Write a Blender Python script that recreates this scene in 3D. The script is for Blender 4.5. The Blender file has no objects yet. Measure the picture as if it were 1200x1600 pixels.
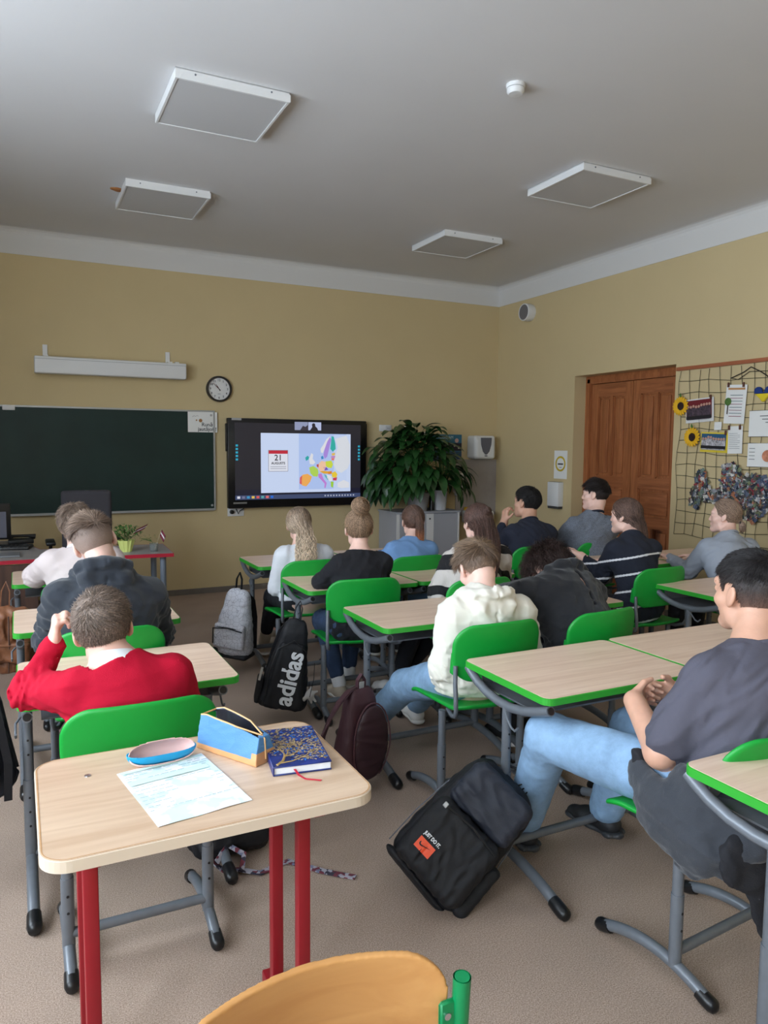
import bpy, bmesh, math, random
import numpy as np
from mathutils import Vector, Matrix
from mathutils.bvhtree import BVHTree

S = bpy.context.scene
C = S.collection
random.seed(7)
pi = math.pi

# ------------------------------------------------------------ camera, world, light, exposure
CAM_H = 1.5
yaw, pitch, roll = 0.4608, 0.08855, 0.00816
fw = Vector((math.sin(yaw)*math.cos(pitch), math.cos(yaw)*math.cos(pitch), -math.sin(pitch)))
rt = Vector((math.cos(yaw), -math.sin(yaw), 0)); up = rt.cross(fw)
rt, up = rt*math.cos(roll)+up*math.sin(roll), up*math.cos(roll)-rt*math.sin(roll)
cd = bpy.data.cameras.new('camera'); cam = bpy.data.objects.new('camera', cd); C.objects.link(cam)
M = Matrix.Identity(4)
for i in range(3):
    M[i][0] = rt[i]; M[i][1] = up[i]; M[i][2] = -fw[i]
M[2][3] = CAM_H
cam.matrix_world = M
cd.sensor_fit = 'VERTICAL'; cd.sensor_height = 36; cd.lens = 1154.9/1600*36; cd.clip_start = .05
S.camera = cam

w = bpy.data.worlds.new('overcast_sky'); S.world = w; w.use_nodes = True
bg = w.node_tree.nodes['Background']
bg.inputs[0].default_value = (.76, .88, 1.0, 1); bg.inputs[1].default_value = 14.0
S.view_settings.view_transform = 'Standard'; S.view_settings.look = 'None'
S.view_settings.gamma = 1; S.view_settings.use_curve_mapping = False
S.view_settings.exposure = 0.22

# room: camera stands at x=0 y=0; board wall at y=YF, door wall at x=XR, windows in the left wall x=XL
YF, XR, XL, YB, ZC = 7.445, 5.205, -1.75, -3.2, 3.385
WINS = [(-2.55, -0.75), (-0.15, 1.65), (2.25, 3.95)]   # y ranges of the windows
WZ0, WZ1 = 0.95, 3.05
for a, b in WINS:       # portals only guide the sky light through the openings
    ld = bpy.data.lights.new('window_portal', 'AREA'); ld.shape = 'RECTANGLE'
    ld.size = WZ1-WZ0; ld.size_y = b-a
    lo = bpy.data.objects.new('window_portal', ld); C.objects.link(lo)
    lo.location = (XL-.28, (a+b)/2, (WZ0+WZ1)/2); lo.rotation_euler = (0, -pi/2, 0)
    ld.cycles.is_portal = True

# ------------------------------------------------------------ materials
def lin(c):
    return tuple((v/255/12.92 if v/255 <= .04045 else ((v/255+.055)/1.055)**2.4) for v in c)
MATS = {}
def mat(name, col=(128,128,128), rough=.6, metal=0, noise=0, nscale=40, bump=0, bscale=200, spec=.5, sheen=0, emit=0):
    if name in MATS: return MATS[name]
    m = bpy.data.materials.new(name); m.use_nodes = True; MATS[name] = m
    nt = m.node_tree; p = nt.nodes['Principled BSDF']
    r, g, b = lin(col)
    p.inputs['Base Color'].default_value = (r, g, b, 1)
    p.inputs['Roughness'].default_value = rough; p.inputs['Metallic'].default_value = metal
    p.inputs['Specular IOR Level'].default_value = spec
    if sheen: p.inputs['Sheen Weight'].default_value = sheen
    if emit:
        p.inputs['Emission Color'].default_value = (r, g, b, 1); p.inputs['Emission Strength'].default_value = emit
        p.inputs['Base Color'].default_value = (.01, .01, .01, 1)
    if noise or bump: tc = nt.nodes.new('ShaderNodeTexCoord')
    if noise:
        n = nt.nodes.new('ShaderNodeTexNoise'); n.inputs['Scale'].default_value = nscale; n.inputs['Detail'].default_value = 4
        nt.links.new(tc.outputs['Object'], n.inputs['Vector'])
        cr = nt.nodes.new('ShaderNodeValToRGB'); e = cr.color_ramp.elements
        e[0].position = .3; e[1].position = .7
        e[0].color = (r*(1-noise), g*(1-noise), b*(1-noise), 1)
        e[1].color = (min(1, r*(1+noise)), min(1, g*(1+noise)), min(1, b*(1+noise)), 1)
        nt.links.new(n.outputs['Fac'], cr.inputs['Fac']); nt.links.new(cr.outputs['Color'], p.inputs['Base Color'])
    if bump:
        n = nt.nodes.new('ShaderNodeTexNoise'); n.inputs['Scale'].default_value = bscale; n.inputs['Detail'].default_value = 3
        nt.links.new(tc.outputs['Object'], n.inputs['Vector'])
        bp = nt.nodes.new('ShaderNodeBump'); bp.inputs['Strength'].default_value = bump; bp.inputs['Distance'].default_value = .004
        nt.links.new(n.outputs['Fac'], bp.inputs['Height']); nt.links.new(bp.outputs['Normal'], p.inputs['Normal'])
    return m
def wood(name, c1, c2, rough=.45, stretch=(1, 14, 14), scale=3, knots=0, dist=1.5):
    if name in MATS: return MATS[name]
    m = mat(name, c1, rough); nt = m.node_tree; p = nt.nodes['Principled BSDF']
    tc = nt.nodes.new('ShaderNodeTexCoord'); mp = nt.nodes.new('ShaderNodeMapping')
    mp.inputs['Scale'].default_value = stretch
    nt.links.new(tc.outputs['Object'], mp.inputs['Vector'])
    n = nt.nodes.new('ShaderNodeTexNoise'); n.inputs['Scale'].default_value = scale; n.inputs['Detail'].default_value = 6
    n.inputs['Distortion'].default_value = dist
    nt.links.new(mp.outputs['Vector'], n.inputs['Vector'])
    cr = nt.nodes.new('ShaderNodeValToRGB'); e = cr.color_ramp.elements
    e[0].position = .32; e[1].position = .68
    e[0].color = (*lin(c1), 1); e[1].color = (*lin(c2), 1)
    nt.links.new(n.outputs['Fac'], cr.inputs['Fac'])
    out = cr.outputs['Color']
    if knots:
        v = nt.nodes.new('ShaderNodeTexVoronoi'); v.inputs['Scale'].default_value = knots
        mp2 = nt.nodes.new('ShaderNodeMapping'); mp2.inputs['Scale'].default_value = (1, 1, .55)
        nt.links.new(tc.outputs['Object'], mp2.inputs['Vector']); nt.links.new(mp2.outputs['Vector'], v.inputs['Vector'])
        c2r = nt.nodes.new('ShaderNodeValToRGB'); e2 = c2r.color_ramp.elements
        e2[0].position = .05; e2[0].color = (.25, .18, .12, 1); e2[1].position = .11; e2[1].color = (1, 1, 1, 1)
        nt.links.new(v.outputs['Distance'], c2r.inputs['Fac'])
        mx = nt.nodes.new('ShaderNodeMixRGB'); mx.blend_type = 'MULTIPLY'; mx.inputs[0].default_value = 1
        nt.links.new(out, mx.inputs[1]); nt.links.new(c2r.outputs['Color'], mx.inputs[2]); out = mx.outputs[0]
    nt.links.new(out, p.inputs['Base Color'])
    return m
def ramp_attr(name, stops, rough=.8, noise=0, nscale=300, bump=.3, bscale=500):
    """colour chosen from the mesh attribute 'f' (a garment's own pattern)"""
    if name in MATS: return MATS[name]
    m = mat(name, stops[0][1], rough, bump=bump, bscale=bscale); nt = m.node_tree; p = nt.nodes['Principled BSDF']
    a = nt.nodes.new('ShaderNodeAttribute'); a.attribute_name = 'f'
    cr = nt.nodes.new('ShaderNodeValToRGB'); cr.color_ramp.interpolation = 'LINEAR'
    e = cr.color_ramp.elements
    while len(e) < len(stops): e.new(.5)
    for i, (pos, col) in enumerate(stops):
        e[i].position = pos; e[i].color = (*lin(col), 1)
    nt.links.new(a.outputs['Fac'], cr.inputs['Fac']); out = cr.outputs['Color']
    if noise:
        tc = nt.nodes.new('ShaderNodeTexCoord')
        n = nt.nodes.new('ShaderNodeTexNoise'); n.inputs['Scale'].default_value = nscale
        nt.links.new(tc.outputs['Object'], n.inputs['Vector'])
        mx = nt.nodes.new('ShaderNodeMixRGB'); mx.blend_type = 'OVERLAY'; mx.inputs[0].default_value = noise
        nt.links.new(out, mx.inputs[1]); nt.links.new(n.outputs['Fac'], mx.inputs[2]); out = mx.outputs[0]
    nt.links.new(out, p.inputs['Base Color'])
    return m
def denim(name, base):
    if name in MATS: return MATS[name]
    m = mat(name, base, .85, bump=.5, bscale=600); nt = m.node_tree; p = nt.nodes['Principled BSDF']
    tc = nt.nodes.new('ShaderNodeTexCoord')
    n = nt.nodes.new('ShaderNodeTexNoise'); n.inputs['Scale'].default_value = 7; n.inputs['Detail'].default_value = 9; n.inputs['Roughness'].default_value = .65
    nt.links.new(tc.outputs['Object'], n.inputs['Vector'])
    cr = nt.nodes.new('ShaderNodeValToRGB'); e = cr.color_ramp.elements
    e[0].position = .3; e[1].position = .72
    e[0].color = (*lin([v*.86 for v in base]), 1); e[1].color = (*lin([min(255, v*1.14+6) for v in base]), 1)
    nt.links.new(n.outputs['Fac'], cr.inputs['Fac']); nt.links.new(cr.outputs['Color'], p.inputs['Base Color'])
    return m

def strand_tone(m):
    """each hair a little lighter or darker than its neighbours"""
    nt = m.node_tree; p = nt.nodes['Principled BSDF']
    if m.get('toned'): return m
    m['toned'] = 1; src = p.inputs['Base Color'].links[0].from_socket
    a = nt.nodes.new('ShaderNodeAttribute'); a.attribute_name = 'tone'
    r = nt.nodes.new('ShaderNodeMapRange'); r.inputs[3].default_value = .5; r.inputs[4].default_value = 1.55; nt.links.new(a.outputs['Fac'], r.inputs[0])
    h = nt.nodes.new('ShaderNodeVectorMath'); h.operation = 'SCALE'; nt.links.new(src, h.inputs[0]); nt.links.new(r.outputs[0], h.inputs['Scale']); nt.links.new(h.outputs[0], p.inputs['Base Color'])
    return m

# ------------------------------------------------------------ objects
def obj(name, me, m=None, parent=None, smooth=False, loc=None):
    if not isinstance(me, bpy.types.Mesh):
        me = me.mesh(name)
    o = bpy.data.objects.new(name, me); C.objects.link(o)
    if m is not None:
        for k in (m if isinstance(m, (list, tuple)) else [m]): me.materials.append(k)
    if parent is not None: o.parent = parent
    if smooth: me.polygons.foreach_set('use_smooth', [True]*len(me.polygons))
    if loc is not None: o.location = loc
    return o
def tag(o, label=None, cat=None, group=None, kind=None):
    if label: o['label'] = label
    if cat: o['category'] = cat
    if group: o['group'] = group
    if kind: o['kind'] = kind
    return o
def thing(name, label, cat, loc=(0, 0, 0), rz=0, group=None):
    o = bpy.data.objects.new(name, None); C.objects.link(o); o.empty_display_size = .1
    o.location = loc; o.rotation_euler = (0, 0, rz)
    return tag(o, label, cat, group)
def copy_tree(o, parent=None):
    c = o.copy(); C.objects.link(c)
    if parent is not None: c.parent = parent
    for ch in list(o.children): copy_tree(ch, c)
    return c

class MB:
    """collects simple solids, builds ONE mesh"""
    def __init__(s): s.v = []; s.f = []; s.m = []; s.cur = 0; s.sm = []
    def add(s, vs, fs, smooth=False):
        n = len(s.v); s.v += [tuple(v) for v in vs]
        for f in fs: s.f.append(tuple(i+n for i in f)); s.m.append(s.cur); s.sm.append(smooth)
        return s
    def box(s, a, b, R=None, c=None):
        (x0, y0, z0), (x1, y1, z1) = a, b
        vs = [Vector(p) for p in [(x0,y0,z0),(x1,y0,z0),(x1,y1,z0),(x0,y1,z0),(x0,y0,z1),(x1,y0,z1),(x1,y1,z1),(x0,y1,z1)]]
        if R is not None: c = Vector(c or (0,0,0)); vs = [R@(v-c)+c for v in vs]
        return s.add(vs, [(0,3,2,1),(4,5,6,7),(0,1,5,4),(1,2,6,5),(2,3,7,6),(3,0,4,7)])
    def rbox(s, a, b, r=.01, n=2):
        """box with rounded edges (bevelled)"""
        bm = bmesh.new(); bmesh.ops.create_cube(bm, size=1)
        for v in bm.verts: v.co = Vector([(a[i]+b[i])/2+v.co[i]*(b[i]-a[i]) for i in range(3)])
        bmesh.ops.bevel(bm, geom=bm.edges[:], offset=r, segments=n, affect='EDGES', profile=.5)
        bm.verts.index_update()
        s.add([v.co for v in bm.verts], [[v.index for v in f.verts] for f in bm.faces], True); bm.free()
        return s
    def tube(s, path, r, n=10, cap=True, closed=False, flat=None, hollow=0):
        P = [Vector(p) for p in path]; k = len(P)
        rs = r if isinstance(r, (list, tuple)) else [r]*k
        vs = []; T0 = None
        for i, p in enumerate(P):
            a = P[(i-1) % k] if (i or closed) else P[0]; b = P[(i+1) % k] if (i < k-1 or closed) else P[-1]
            t = (b-a).normalized()
            if T0 is None:
                q = Vector((0, 0, 1)) if abs(t.z) < .9 else Vector((1, 0, 0))
                u = t.cross(q).normalized()
            else:
                u = (u - t*u.dot(t)).normalized()
            T0 = t; w_ = t.cross(u)
            for j in range(n):
                an = 2*pi*j/n; fu, fv = (1, 1) if flat is None else flat
                vs.append(p+u*(rs[i]*fu*math.cos(an))+w_*(rs[i]*fv*math.sin(an)))
        fs = []
        for i in range(k if closed else k-1):
            i2 = (i+1) % k
            for j in range(n):
                j2 = (j+1) % n
                fs.append((i*n+j, i*n+j2, i2*n+j2, i2*n+j))
        if cap and not closed:
            fs.append(tuple(range(n-1, -1, -1))); fs.append(tuple((k-1)*n+j for j in range(n)))
        return s.add(vs, fs, True)
    def ribbon(s, path, w_, t, nrm):
        """flat strap: width w_ across, thickness t along nrm (vector or list of vectors)"""
        P = [Vector(p) for p in path]; k = len(P); vs = []
        for i, p in enumerate(P):
            d = (P[min(i+1, k-1)]-P[max(i-1, 0)]).normalized()
            nn = Vector(nrm[i] if isinstance(nrm, list) else nrm).normalized()
            side = d.cross(nn).normalized(); nn = side.cross(d).normalized()
            for a, b in ((-1,-1),(1,-1),(1,1),(-1,1)): vs.append(p+side*a*w_/2+nn*b*t/2)
        fs = [(0,1,2,3), tuple((k-1)*4+j for j in (3,2,1,0))]
        for i in range(k-1):
            for j in range(4): fs.append((i*4+j, (i+1)*4+j, (i+1)*4+(j+1)%4, i*4+(j+1)%4))
        return s.add(vs, fs, False)
    def lathe(s, prof, c=(0,0,0), n=24, axis='z', caps=True):
        vs = []
        for r, z in prof:
            for j in range(n):
                a = 2*pi*j/n; p = (r*math.cos(a), r*math.sin(a), z)
                if axis == 'y': p = (p[0], z, p[1])
                if axis == 'x': p = (z, p[0], p[1])
                vs.append((p[0]+c[0], p[1]+c[1], p[2]+c[2]))
        fs = []
        for i in range(len(prof)-1):
            for j in range(n): fs.append((i*n+j, i*n+(j+1)%n, (i+1)*n+(j+1)%n, (i+1)*n+j))
        if caps: fs.append(tuple(range(n-1,-1,-1))); fs.append(tuple((len(prof)-1)*n+j for j in range(n)))
        return s.add(vs, fs, True)
    def prism(s, pts, o, u, v, d):
        """outline pts in plane o+u*a+v*b, extruded by vector d"""
        o, u, v, d = map(Vector, (o, u, v, d)); n = len(pts)
        a = [o+u*p[0]+v*p[1] for p in pts]
        return s.add(a+[p+d for p in a], [tuple(range(n-1,-1,-1)), tuple(range(n, 2*n))]+[(i,(i+1)%n,n+(i+1)%n,n+i) for i in range(n)])
    def mesh(s, name):
        me = bpy.data.meshes.new(name); me.from_pydata(s.v, [], s.f)
        me.polygons.foreach_set('material_index', s.m); me.polygons.foreach_set('use_smooth', s.sm)
        bm = bmesh.new(); bm.from_mesh(me); bmesh.ops.recalc_face_normals(bm, faces=bm.faces[:])
        # keep crisp edges between flat faces and caps
        for e in bm.edges:
            if len(e.link_faces) == 2 and e.calc_face_angle(0) > .7: e.smooth = False
        bm.to_mesh(me); bm.free(); me.update()
        return me
def rrect(w_, h, r, n=5, cx=0, cy=0):
    pts = []
    for (sx, sy, a0) in ((1,1,0),(-1,1,90),(-1,-1,180),(1,-1,270)):
        for i in range(n+1):
            a = math.radians(a0+90*i/n); pts.append((cx+sx*(w_/2-r)+r*math.cos(a), cy+sy*(h/2-r)+r*math.sin(a)))
    return pts
def arc(c, r, a0, a1, n, ax='yz', x=0):
    out = []
    for i in range(n+1):
        a = math.radians(a0+(a1-a0)*i/n); p, q = c[0]+r*math.cos(a), c[1]+r*math.sin(a)
        out.append((x, p, q) if ax == 'yz' else (p, q, x))
    return out

def text_mesh(s, size, depth=.0008, align='CENTER', bold=0, squeeze=1.0):
    cu = bpy.data.curves.new('t', 'FONT'); cu.body = s; cu.size = size; cu.extrude = depth; cu.align_x = align; cu.align_y = 'CENTER'
    cu.offset = bold; cu.resolution_u = 3
    o = bpy.data.objects.new('t', cu); C.objects.link(o)
    bpy.context.view_layer.update()
    me = bpy.data.meshes.new_from_object(o.evaluated_get(bpy.context.evaluated_depsgraph_get()))
    v = [Vector((p.co.x*squeeze, p.co.y, p.co.z)) for p in me.vertices]; f = [tuple(p.vertices) for p in me.polygons]
    bpy.data.objects.remove(o); bpy.data.curves.remove(cu); bpy.data.meshes.remove(me)
    return v, f
def put_text(mb, s, size, o, u, v, depth=.0008, align='CENTER', bold=0, squeeze=1.0, onto=None, lift=.001):
    """write s into mb at o with reading direction u and up v; onto = BVH it is pressed on"""
    vs, fs = text_mesh(s, size, depth, align, bold, squeeze)
    o, u, v = Vector(o), Vector(u).normalized(), Vector(v).normalized(); n = u.cross(v)
    out = []
    for p in vs:
        q = o+u*p.x+v*p.y
        if onto is not None:
            hit = onto.ray_cast(q+n*.12, -n, .3)
            if hit[0] is not None: q = hit[0]+n*(lift+depth)
        out.append(q+n*p.z)
    mb.add(out, fs)
def bvh(o): return BVHTree.FromPolygons([v.co.copy() for v in o.data.vertices], [tuple(p.vertices) for p in o.data.polygons])

# ------------------------------------------------------------ implicit surfaces (smooth unions), meshed by surface nets
def V(*a): return np.array(a if len(a) > 1 else a[0], dtype=np.float32)
def nrm(a): a = np.asarray(a, dtype=np.float32); return a/max(1e-9, np.linalg.norm(a))
class Fld:
    def __init__(s, vox=.008): s.vox = vox; s.p = []; s.post = []
    # each primitive: (lo, hi, fn(P)->d, mode, k)
    def _a(s, lo, hi, fn, mode='add', k=.02):
        s.p.append((np.array(lo, float), np.array(hi, float), fn, mode, k)); return s
    def cap(s, a, b, ra, rb=None, k=.02, mode='add', flat=None, ratio=1.0):
        a, b = V(a), V(b); rb = ra if rb is None else rb
        n = None if flat is None else nrm(flat)
        def fn(P):
            ba = b-a; pa = P-a
            if n is not None:
                pa = pa+n*((pa@n)*(1/ratio-1))[..., None]; ba = ba+n*(ba@n)*(1/ratio-1)
            t = np.clip((pa@ba)/max(1e-9, float(ba@ba)), 0, 1)
            q = pa-t[..., None]*ba
            return np.sqrt((q*q).sum(-1))-(ra+(rb-ra)*t)
        r = max(ra, rb)
        return s._a(np.minimum(a, b)-r, np.maximum(a, b)+r, fn, mode, k)
    def ell(s, c, rad, R=None, k=.02, mode='add'):
        c, rad = V(c), V(rad); Rm = np.eye(3, dtype=np.float32) if R is None else np.asarray(R, dtype=np.float32)  # columns = axes
        def fn(P):
            q = (P-c)@Rm; a = np.sqrt(((q/rad)**2).sum(-1))+1e-6; b = np.sqrt(((q/rad**2)**2).sum(-1))+1e-6
            return a*(a-1)/b
        m = float(rad.max()); return s._a(c-m, c+m, fn, mode, k)
    def box(s, c, half, r=.01, R=None, k=.01, mode='add', taper=0):
        c, half = V(c), V(half); Rm = np.eye(3, dtype=np.float32) if R is None else np.asarray(R, dtype=np.float32)
        def fn(P):
            q = (P-c)@Rm
            if taper: sc = 1-taper*(q[..., 2]/half[2]*.5+.5); q = np.stack([q[..., 0]/sc, q[..., 1]/sc, q[..., 2]], -1)
            d = np.abs(q)-(half-r)
            return np.sqrt((np.maximum(d, 0)**2).sum(-1))+np.minimum(d.max(-1), 0)-r
        m = float(np.linalg.norm(half)); return s._a(c-m, c+m, fn, mode, k)
    def plane(s, o, n, k=.004):
        """keep the side the normal points AWAY from"""
        o, n = V(o), nrm(n); s.post.append((lambda P, D: (P-o)@n, k)); return s
    def cutfn(s, fn, k=.004): s.post.append((fn, k)); return s
    def fold(s, amp, wl=.07, seed=0, sharp=1.0, axis=None, where=None):
        rs = np.random.RandomState(seed); K = rs.randn(7, 3); K /= np.linalg.norm(K, axis=1)[:, None]
        if axis is not None: ax = nrm(axis); K = K-(K@ax)[:, None]*ax*.75; K /= np.linalg.norm(K, axis=1)[:, None]
        K = (K*(2*pi/wl)*rs.uniform(.6, 1.6, 7)[:, None]).astype(np.float32); ph = rs.uniform(0, 6.28, 7).astype(np.float32)
        def fn(P):
            W = np.sin(P@K[0]*.6+ph[0])*1.3+np.sin(P@K[1]*.5+ph[1])*1.1; o = 0
            for i in range(2, 7): o = o+(1-2*np.abs(np.sin(P@K[i]*.5+ph[i]+W))**sharp)
            o = o/5*amp
            if where is not None: o = o*where(P)
            return o
        s.p.append((None, None, fn, 'disp', 0)); return s
    def build(s, attr=None):
        adds = [p for p in s.p if p[3] == 'add']; v = s.vox
        lo = np.min([p[0] for p in adds], 0)-.03; hi = np.max([p[1] for p in adds], 0)+.03
        n = np.ceil((hi-lo)/v).astype(int)+1
        ax = [(lo[i]+np.arange(n[i])*v).astype(np.float32) for i in range(3)]
        D = np.full(tuple(n), .2, np.float32)
        def grid(i0, i1):
            G = np.empty(tuple(i1-i0)+(3,), np.float32)
            G[..., 0] = ax[0][i0[0]:i1[0], None, None]; G[..., 1] = ax[1][None, i0[1]:i1[1], None]; G[..., 2] = ax[2][None, None, i0[2]:i1[2]]
            return G
        for (a, b, fn, mode, k) in s.p:
            if mode == 'disp':
                m = np.argwhere(np.abs(D) < .03)
                if len(m):
                    P = np.stack([ax[i][m[:, i]] for i in range(3)], -1); D[m[:, 0], m[:, 1], m[:, 2]] -= fn(P)
                continue
            mg = k+3*v
            i0 = np.maximum(0, np.floor((a-mg-lo)/v).astype(int)); i1 = np.minimum(n, np.ceil((b+mg-lo)/v).astype(int)+1)
            if (i1 <= i0).any(): continue
            sl = tuple(slice(i0[i], i1[i]) for i in range(3)); d = fn(grid(i0, i1)); o = D[sl]
            if mode == 'add':
                h = np.maximum(k-np.abs(o-d), 0)/k; D[sl] = np.minimum(o, d)-h*h*k*.25
            else:
                d = -d; h = np.maximum(k-np.abs(o-d), 0)/k; D[sl] = np.maximum(o, d)+h*h*k*.25
        if s.post:
            m = np.argwhere(D < .03); P = np.stack([ax[i][m[:, i]] for i in range(3)], -1); o = D[m[:, 0], m[:, 1], m[:, 2]]
            for fn, k in s.post:
                d = fn(P, o); h = np.maximum(k-np.abs(o-d), 0)/k; o = np.maximum(o, d)+h*h*k*.25
            D[m[:, 0], m[:, 1], m[:, 2]] = o
        for i in range(3):     # close at the borders
            sl = [slice(None)]*3; sl[i] = 0; D[tuple(sl)] = .1; sl[i] = -1; D[tuple(sl)] = .1
        N = n-1; cnt = np.zeros(tuple(N), np.uint8); acc = np.zeros(tuple(N)+(3,), np.float32); quads = []
        ins = D < 0
        cid = None; store = []
        for a in range(3):
            b, c = (a+1) % 3, (a+2) % 3
            s0 = [slice(None)]*3; s1 = [slice(None)]*3; s0[a] = slice(0, -1); s1[a] = slice(1, None)
            x = np.argwhere(ins[tuple(s0)] != ins[tuple(s1)])
            y = x.copy(); y[:, a] += 1
            d0 = D[x[:, 0], x[:, 1], x[:, 2]]; d1 = D[y[:, 0], y[:, 1], y[:, 2]]
            P = x.astype(np.float32); P[:, a] += d0/(d0-d1)
            ok = (x[:, b] > 0) & (x[:, c] > 0) & (x[:, b] < N[b]) & (x[:, c] < N[c])
            x, P, d0 = x[ok], P[ok], d0[ok]
            cs = []
            for (ob, oc) in ((0,0),(-1,0),(-1,-1),(0,-1)):
                y = x.copy(); y[:, b] += ob; y[:, c] += oc
                flat = np.ravel_multi_index((y[:, 0], y[:, 1], y[:, 2]), tuple(N)); cs.append(flat)
                np.add.at(cnt.reshape(-1), flat, 1); np.add.at(acc.reshape(-1, 3), flat, P)
            store.append((np.stack(cs, 1), d0 < 0))
        used = np.flatnonzero(cnt.reshape(-1)); idx = np.full(cnt.size, -1, np.int64); idx[used] = np.arange(len(used))
        vs = acc.reshape(-1, 3)[used]/cnt.reshape(-1)[used][:, None]*v+lo
        Q = np.concatenate([np.where(fl[:, None], cs, cs[:, ::-1]) for cs, fl in store]); Q = idx[Q]
        me = np_mesh(vs, Q)
        if attr is not None:
            at = me.attributes.new('f', 'FLOAT', 'POINT'); at.data.foreach_set('value', np.asarray(attr(vs.astype(np.float32)), np.float32))
        return me
def np_mesh(vs, Q, smooth=True):
    me = bpy.data.meshes.new('m'); k = Q.shape[1]
    me.vertices.add(len(vs)); me.vertices.foreach_set('co', np.asarray(vs, np.float32).ravel())
    me.loops.add(Q.size); me.loops.foreach_set('vertex_index', np.asarray(Q, np.int32).ravel())
    me.polygons.add(len(Q)); me.polygons.foreach_set('loop_start', np.arange(0, Q.size, k, dtype=np.int32))
    me.polygons.foreach_set('use_smooth', np.full(len(Q), smooth)); me.update(calc_edges=True); me.validate()
    return me
def strands(paths, r0, r1=None, taper=True):
    """paths: array (n, k, 3) of polylines -> thin three-sided hairs, ONE mesh's vertices and quads"""
    paths = np.asarray(paths, np.float32); n, k, _ = paths.shape
    T = np.gradient(paths, axis=1); T /= np.linalg.norm(T, axis=2, keepdims=True)+1e-9
    ref = np.random.RandomState(1).randn(n, 1, 3).astype(np.float32)
    U = np.cross(T, ref); U /= np.linalg.norm(U, axis=2, keepdims=True)+1e-9; W = np.cross(T, U)
    tt = np.linspace(0, 1, k)[None, :, None]; r = r0*(1-tt**3*.85) if taper else r0*np.ones_like(tt)
    ring = [paths+(U*math.cos(a)+W*math.sin(a))*r for a in (0, 2.094, 4.189)]
    vs = np.stack(ring, 2).reshape(-1, 3)                       # n,k,3
    base = (np.arange(n)[:, None]*k+np.arange(k-1)[None, :]).ravel()*3
    Q = np.concatenate([np.stack([base+j, base+(j+1) % 3, base+3+(j+1) % 3, base+3+j], 1) for j in range(3)])
    return vs, Q
def join_np(me, vs, Q, tone=None):
    """add numpy quads to an existing mesh"""
    n = len(me.vertices); a = np.empty(n*3, np.float32); me.vertices.foreach_get('co', a)
    q = np.empty(len(me.loops), np.int32); me.loops.foreach_get('vertex_index', q)
    f = None
    if 'f' in me.attributes: f = np.empty(n, np.float32); me.attributes['f'].data.foreach_get('value', f)
    m2 = np_mesh(np.concatenate([a.reshape(-1, 3), vs]), np.concatenate([q.reshape(-1, 4), np.asarray(Q)+n]))
    if tone is not None:
        at = m2.attributes.new('tone', 'FLOAT', 'POINT'); at.data.foreach_set('value', np.concatenate([np.full(n, .3, np.float32), np.asarray(tone, np.float32)]))
    if f is not None:
        at = m2.attributes.new('f', 'FLOAT', 'POINT'); at.data.foreach_set('value', np.concatenate([f, np.ones(len(vs), np.float32)*2]))
    bpy.data.meshes.remove(me)
    return m2
# ------------------------------------------------------------ the room
m_wall = mat('yellow_paint', (203, 183, 141), .7, noise=.02, nscale=2, bump=.06, bscale=60, spec=.3)
m_ceil = mat('ceiling_paint', (214, 213, 214), .8, noise=.02, nscale=1.2, bump=.05, bscale=30, spec=.2)
m_band = mat('band_paint', (214, 212, 210), .75, bump=.05, bscale=30, spec=.2)
m_white = mat('white_plastic', (222, 222, 222), .45)
m_black = mat('black_plastic', (18, 18, 20), .4)
m_steel = mat('grey_steel', (112, 117, 124), .38, .25, noise=.06, nscale=30)
m_chrome = mat('chrome', (200, 200, 205), .2, .9)
m_paper = mat('paper', (232, 231, 228), .8)

def floor_mat():
    m = mat('speckled_floor', (150, 128, 112), .62, spec=.35); nt = m.node_tree; p = nt.nodes['Principled BSDF']
    tc = nt.nodes.new('ShaderNodeTexCoord')
    n = nt.nodes.new('ShaderNodeTexNoise'); n.inputs['Scale'].default_value = 260; n.inputs['Detail'].default_value = 3; n.inputs['Roughness'].default_value = .7
    nt.links.new(tc.outputs['Object'], n.inputs['Vector'])
    cr = nt.nodes.new('ShaderNodeValToRGB'); e = cr.color_ramp.elements
    e[0].position = .36; e[1].position = .66; e[0].color = (*lin((140, 118, 103)), 1); e[1].color = (*lin((204, 182, 166)), 1)
    nt.links.new(n.outputs['Fac'], cr.inputs['Fac'])
    n2 = nt.nodes.new('ShaderNodeTexNoise'); n2.inputs['Scale'].default_value = 3; n2.inputs['Detail'].default_value = 4
    nt.links.new(tc.outputs['Object'], n2.inputs['Vector'])
    c2 = nt.nodes.new('ShaderNodeValToRGB'); e = c2.color_ramp.elements
    e[0].position = .3; e[1].position = .7; e[0].color = (.86, .86, .86, 1); e[1].color = (1, 1, 1, 1)
    nt.links.new(n2.outputs['Fac'], c2.inputs['Fac'])
    mx = nt.nodes.new('ShaderNodeMixRGB'); mx.blend_type = 'MULTIPLY'; mx.inputs[0].default_value = 1
    nt.links.new(cr.outputs['Color'], mx.inputs[1]); nt.links.new(c2.outputs['Color'], mx.inputs[2]); nt.links.new(mx.outputs[0], p.inputs['Base Color'])
    bp = nt.nodes.new('ShaderNodeBump'); bp.inputs['Strength'].default_value = .12; bp.inputs['Distance'].default_value = .002
    nt.links.new(n.outputs['Fac'], bp.inputs['Height']); nt.links.new(bp.outputs['Normal'], p.inputs['Normal'])
    return m
def struct(name, mb, m, **k): return tag(obj(name, mb, m, **k), kind='structure')

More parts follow.
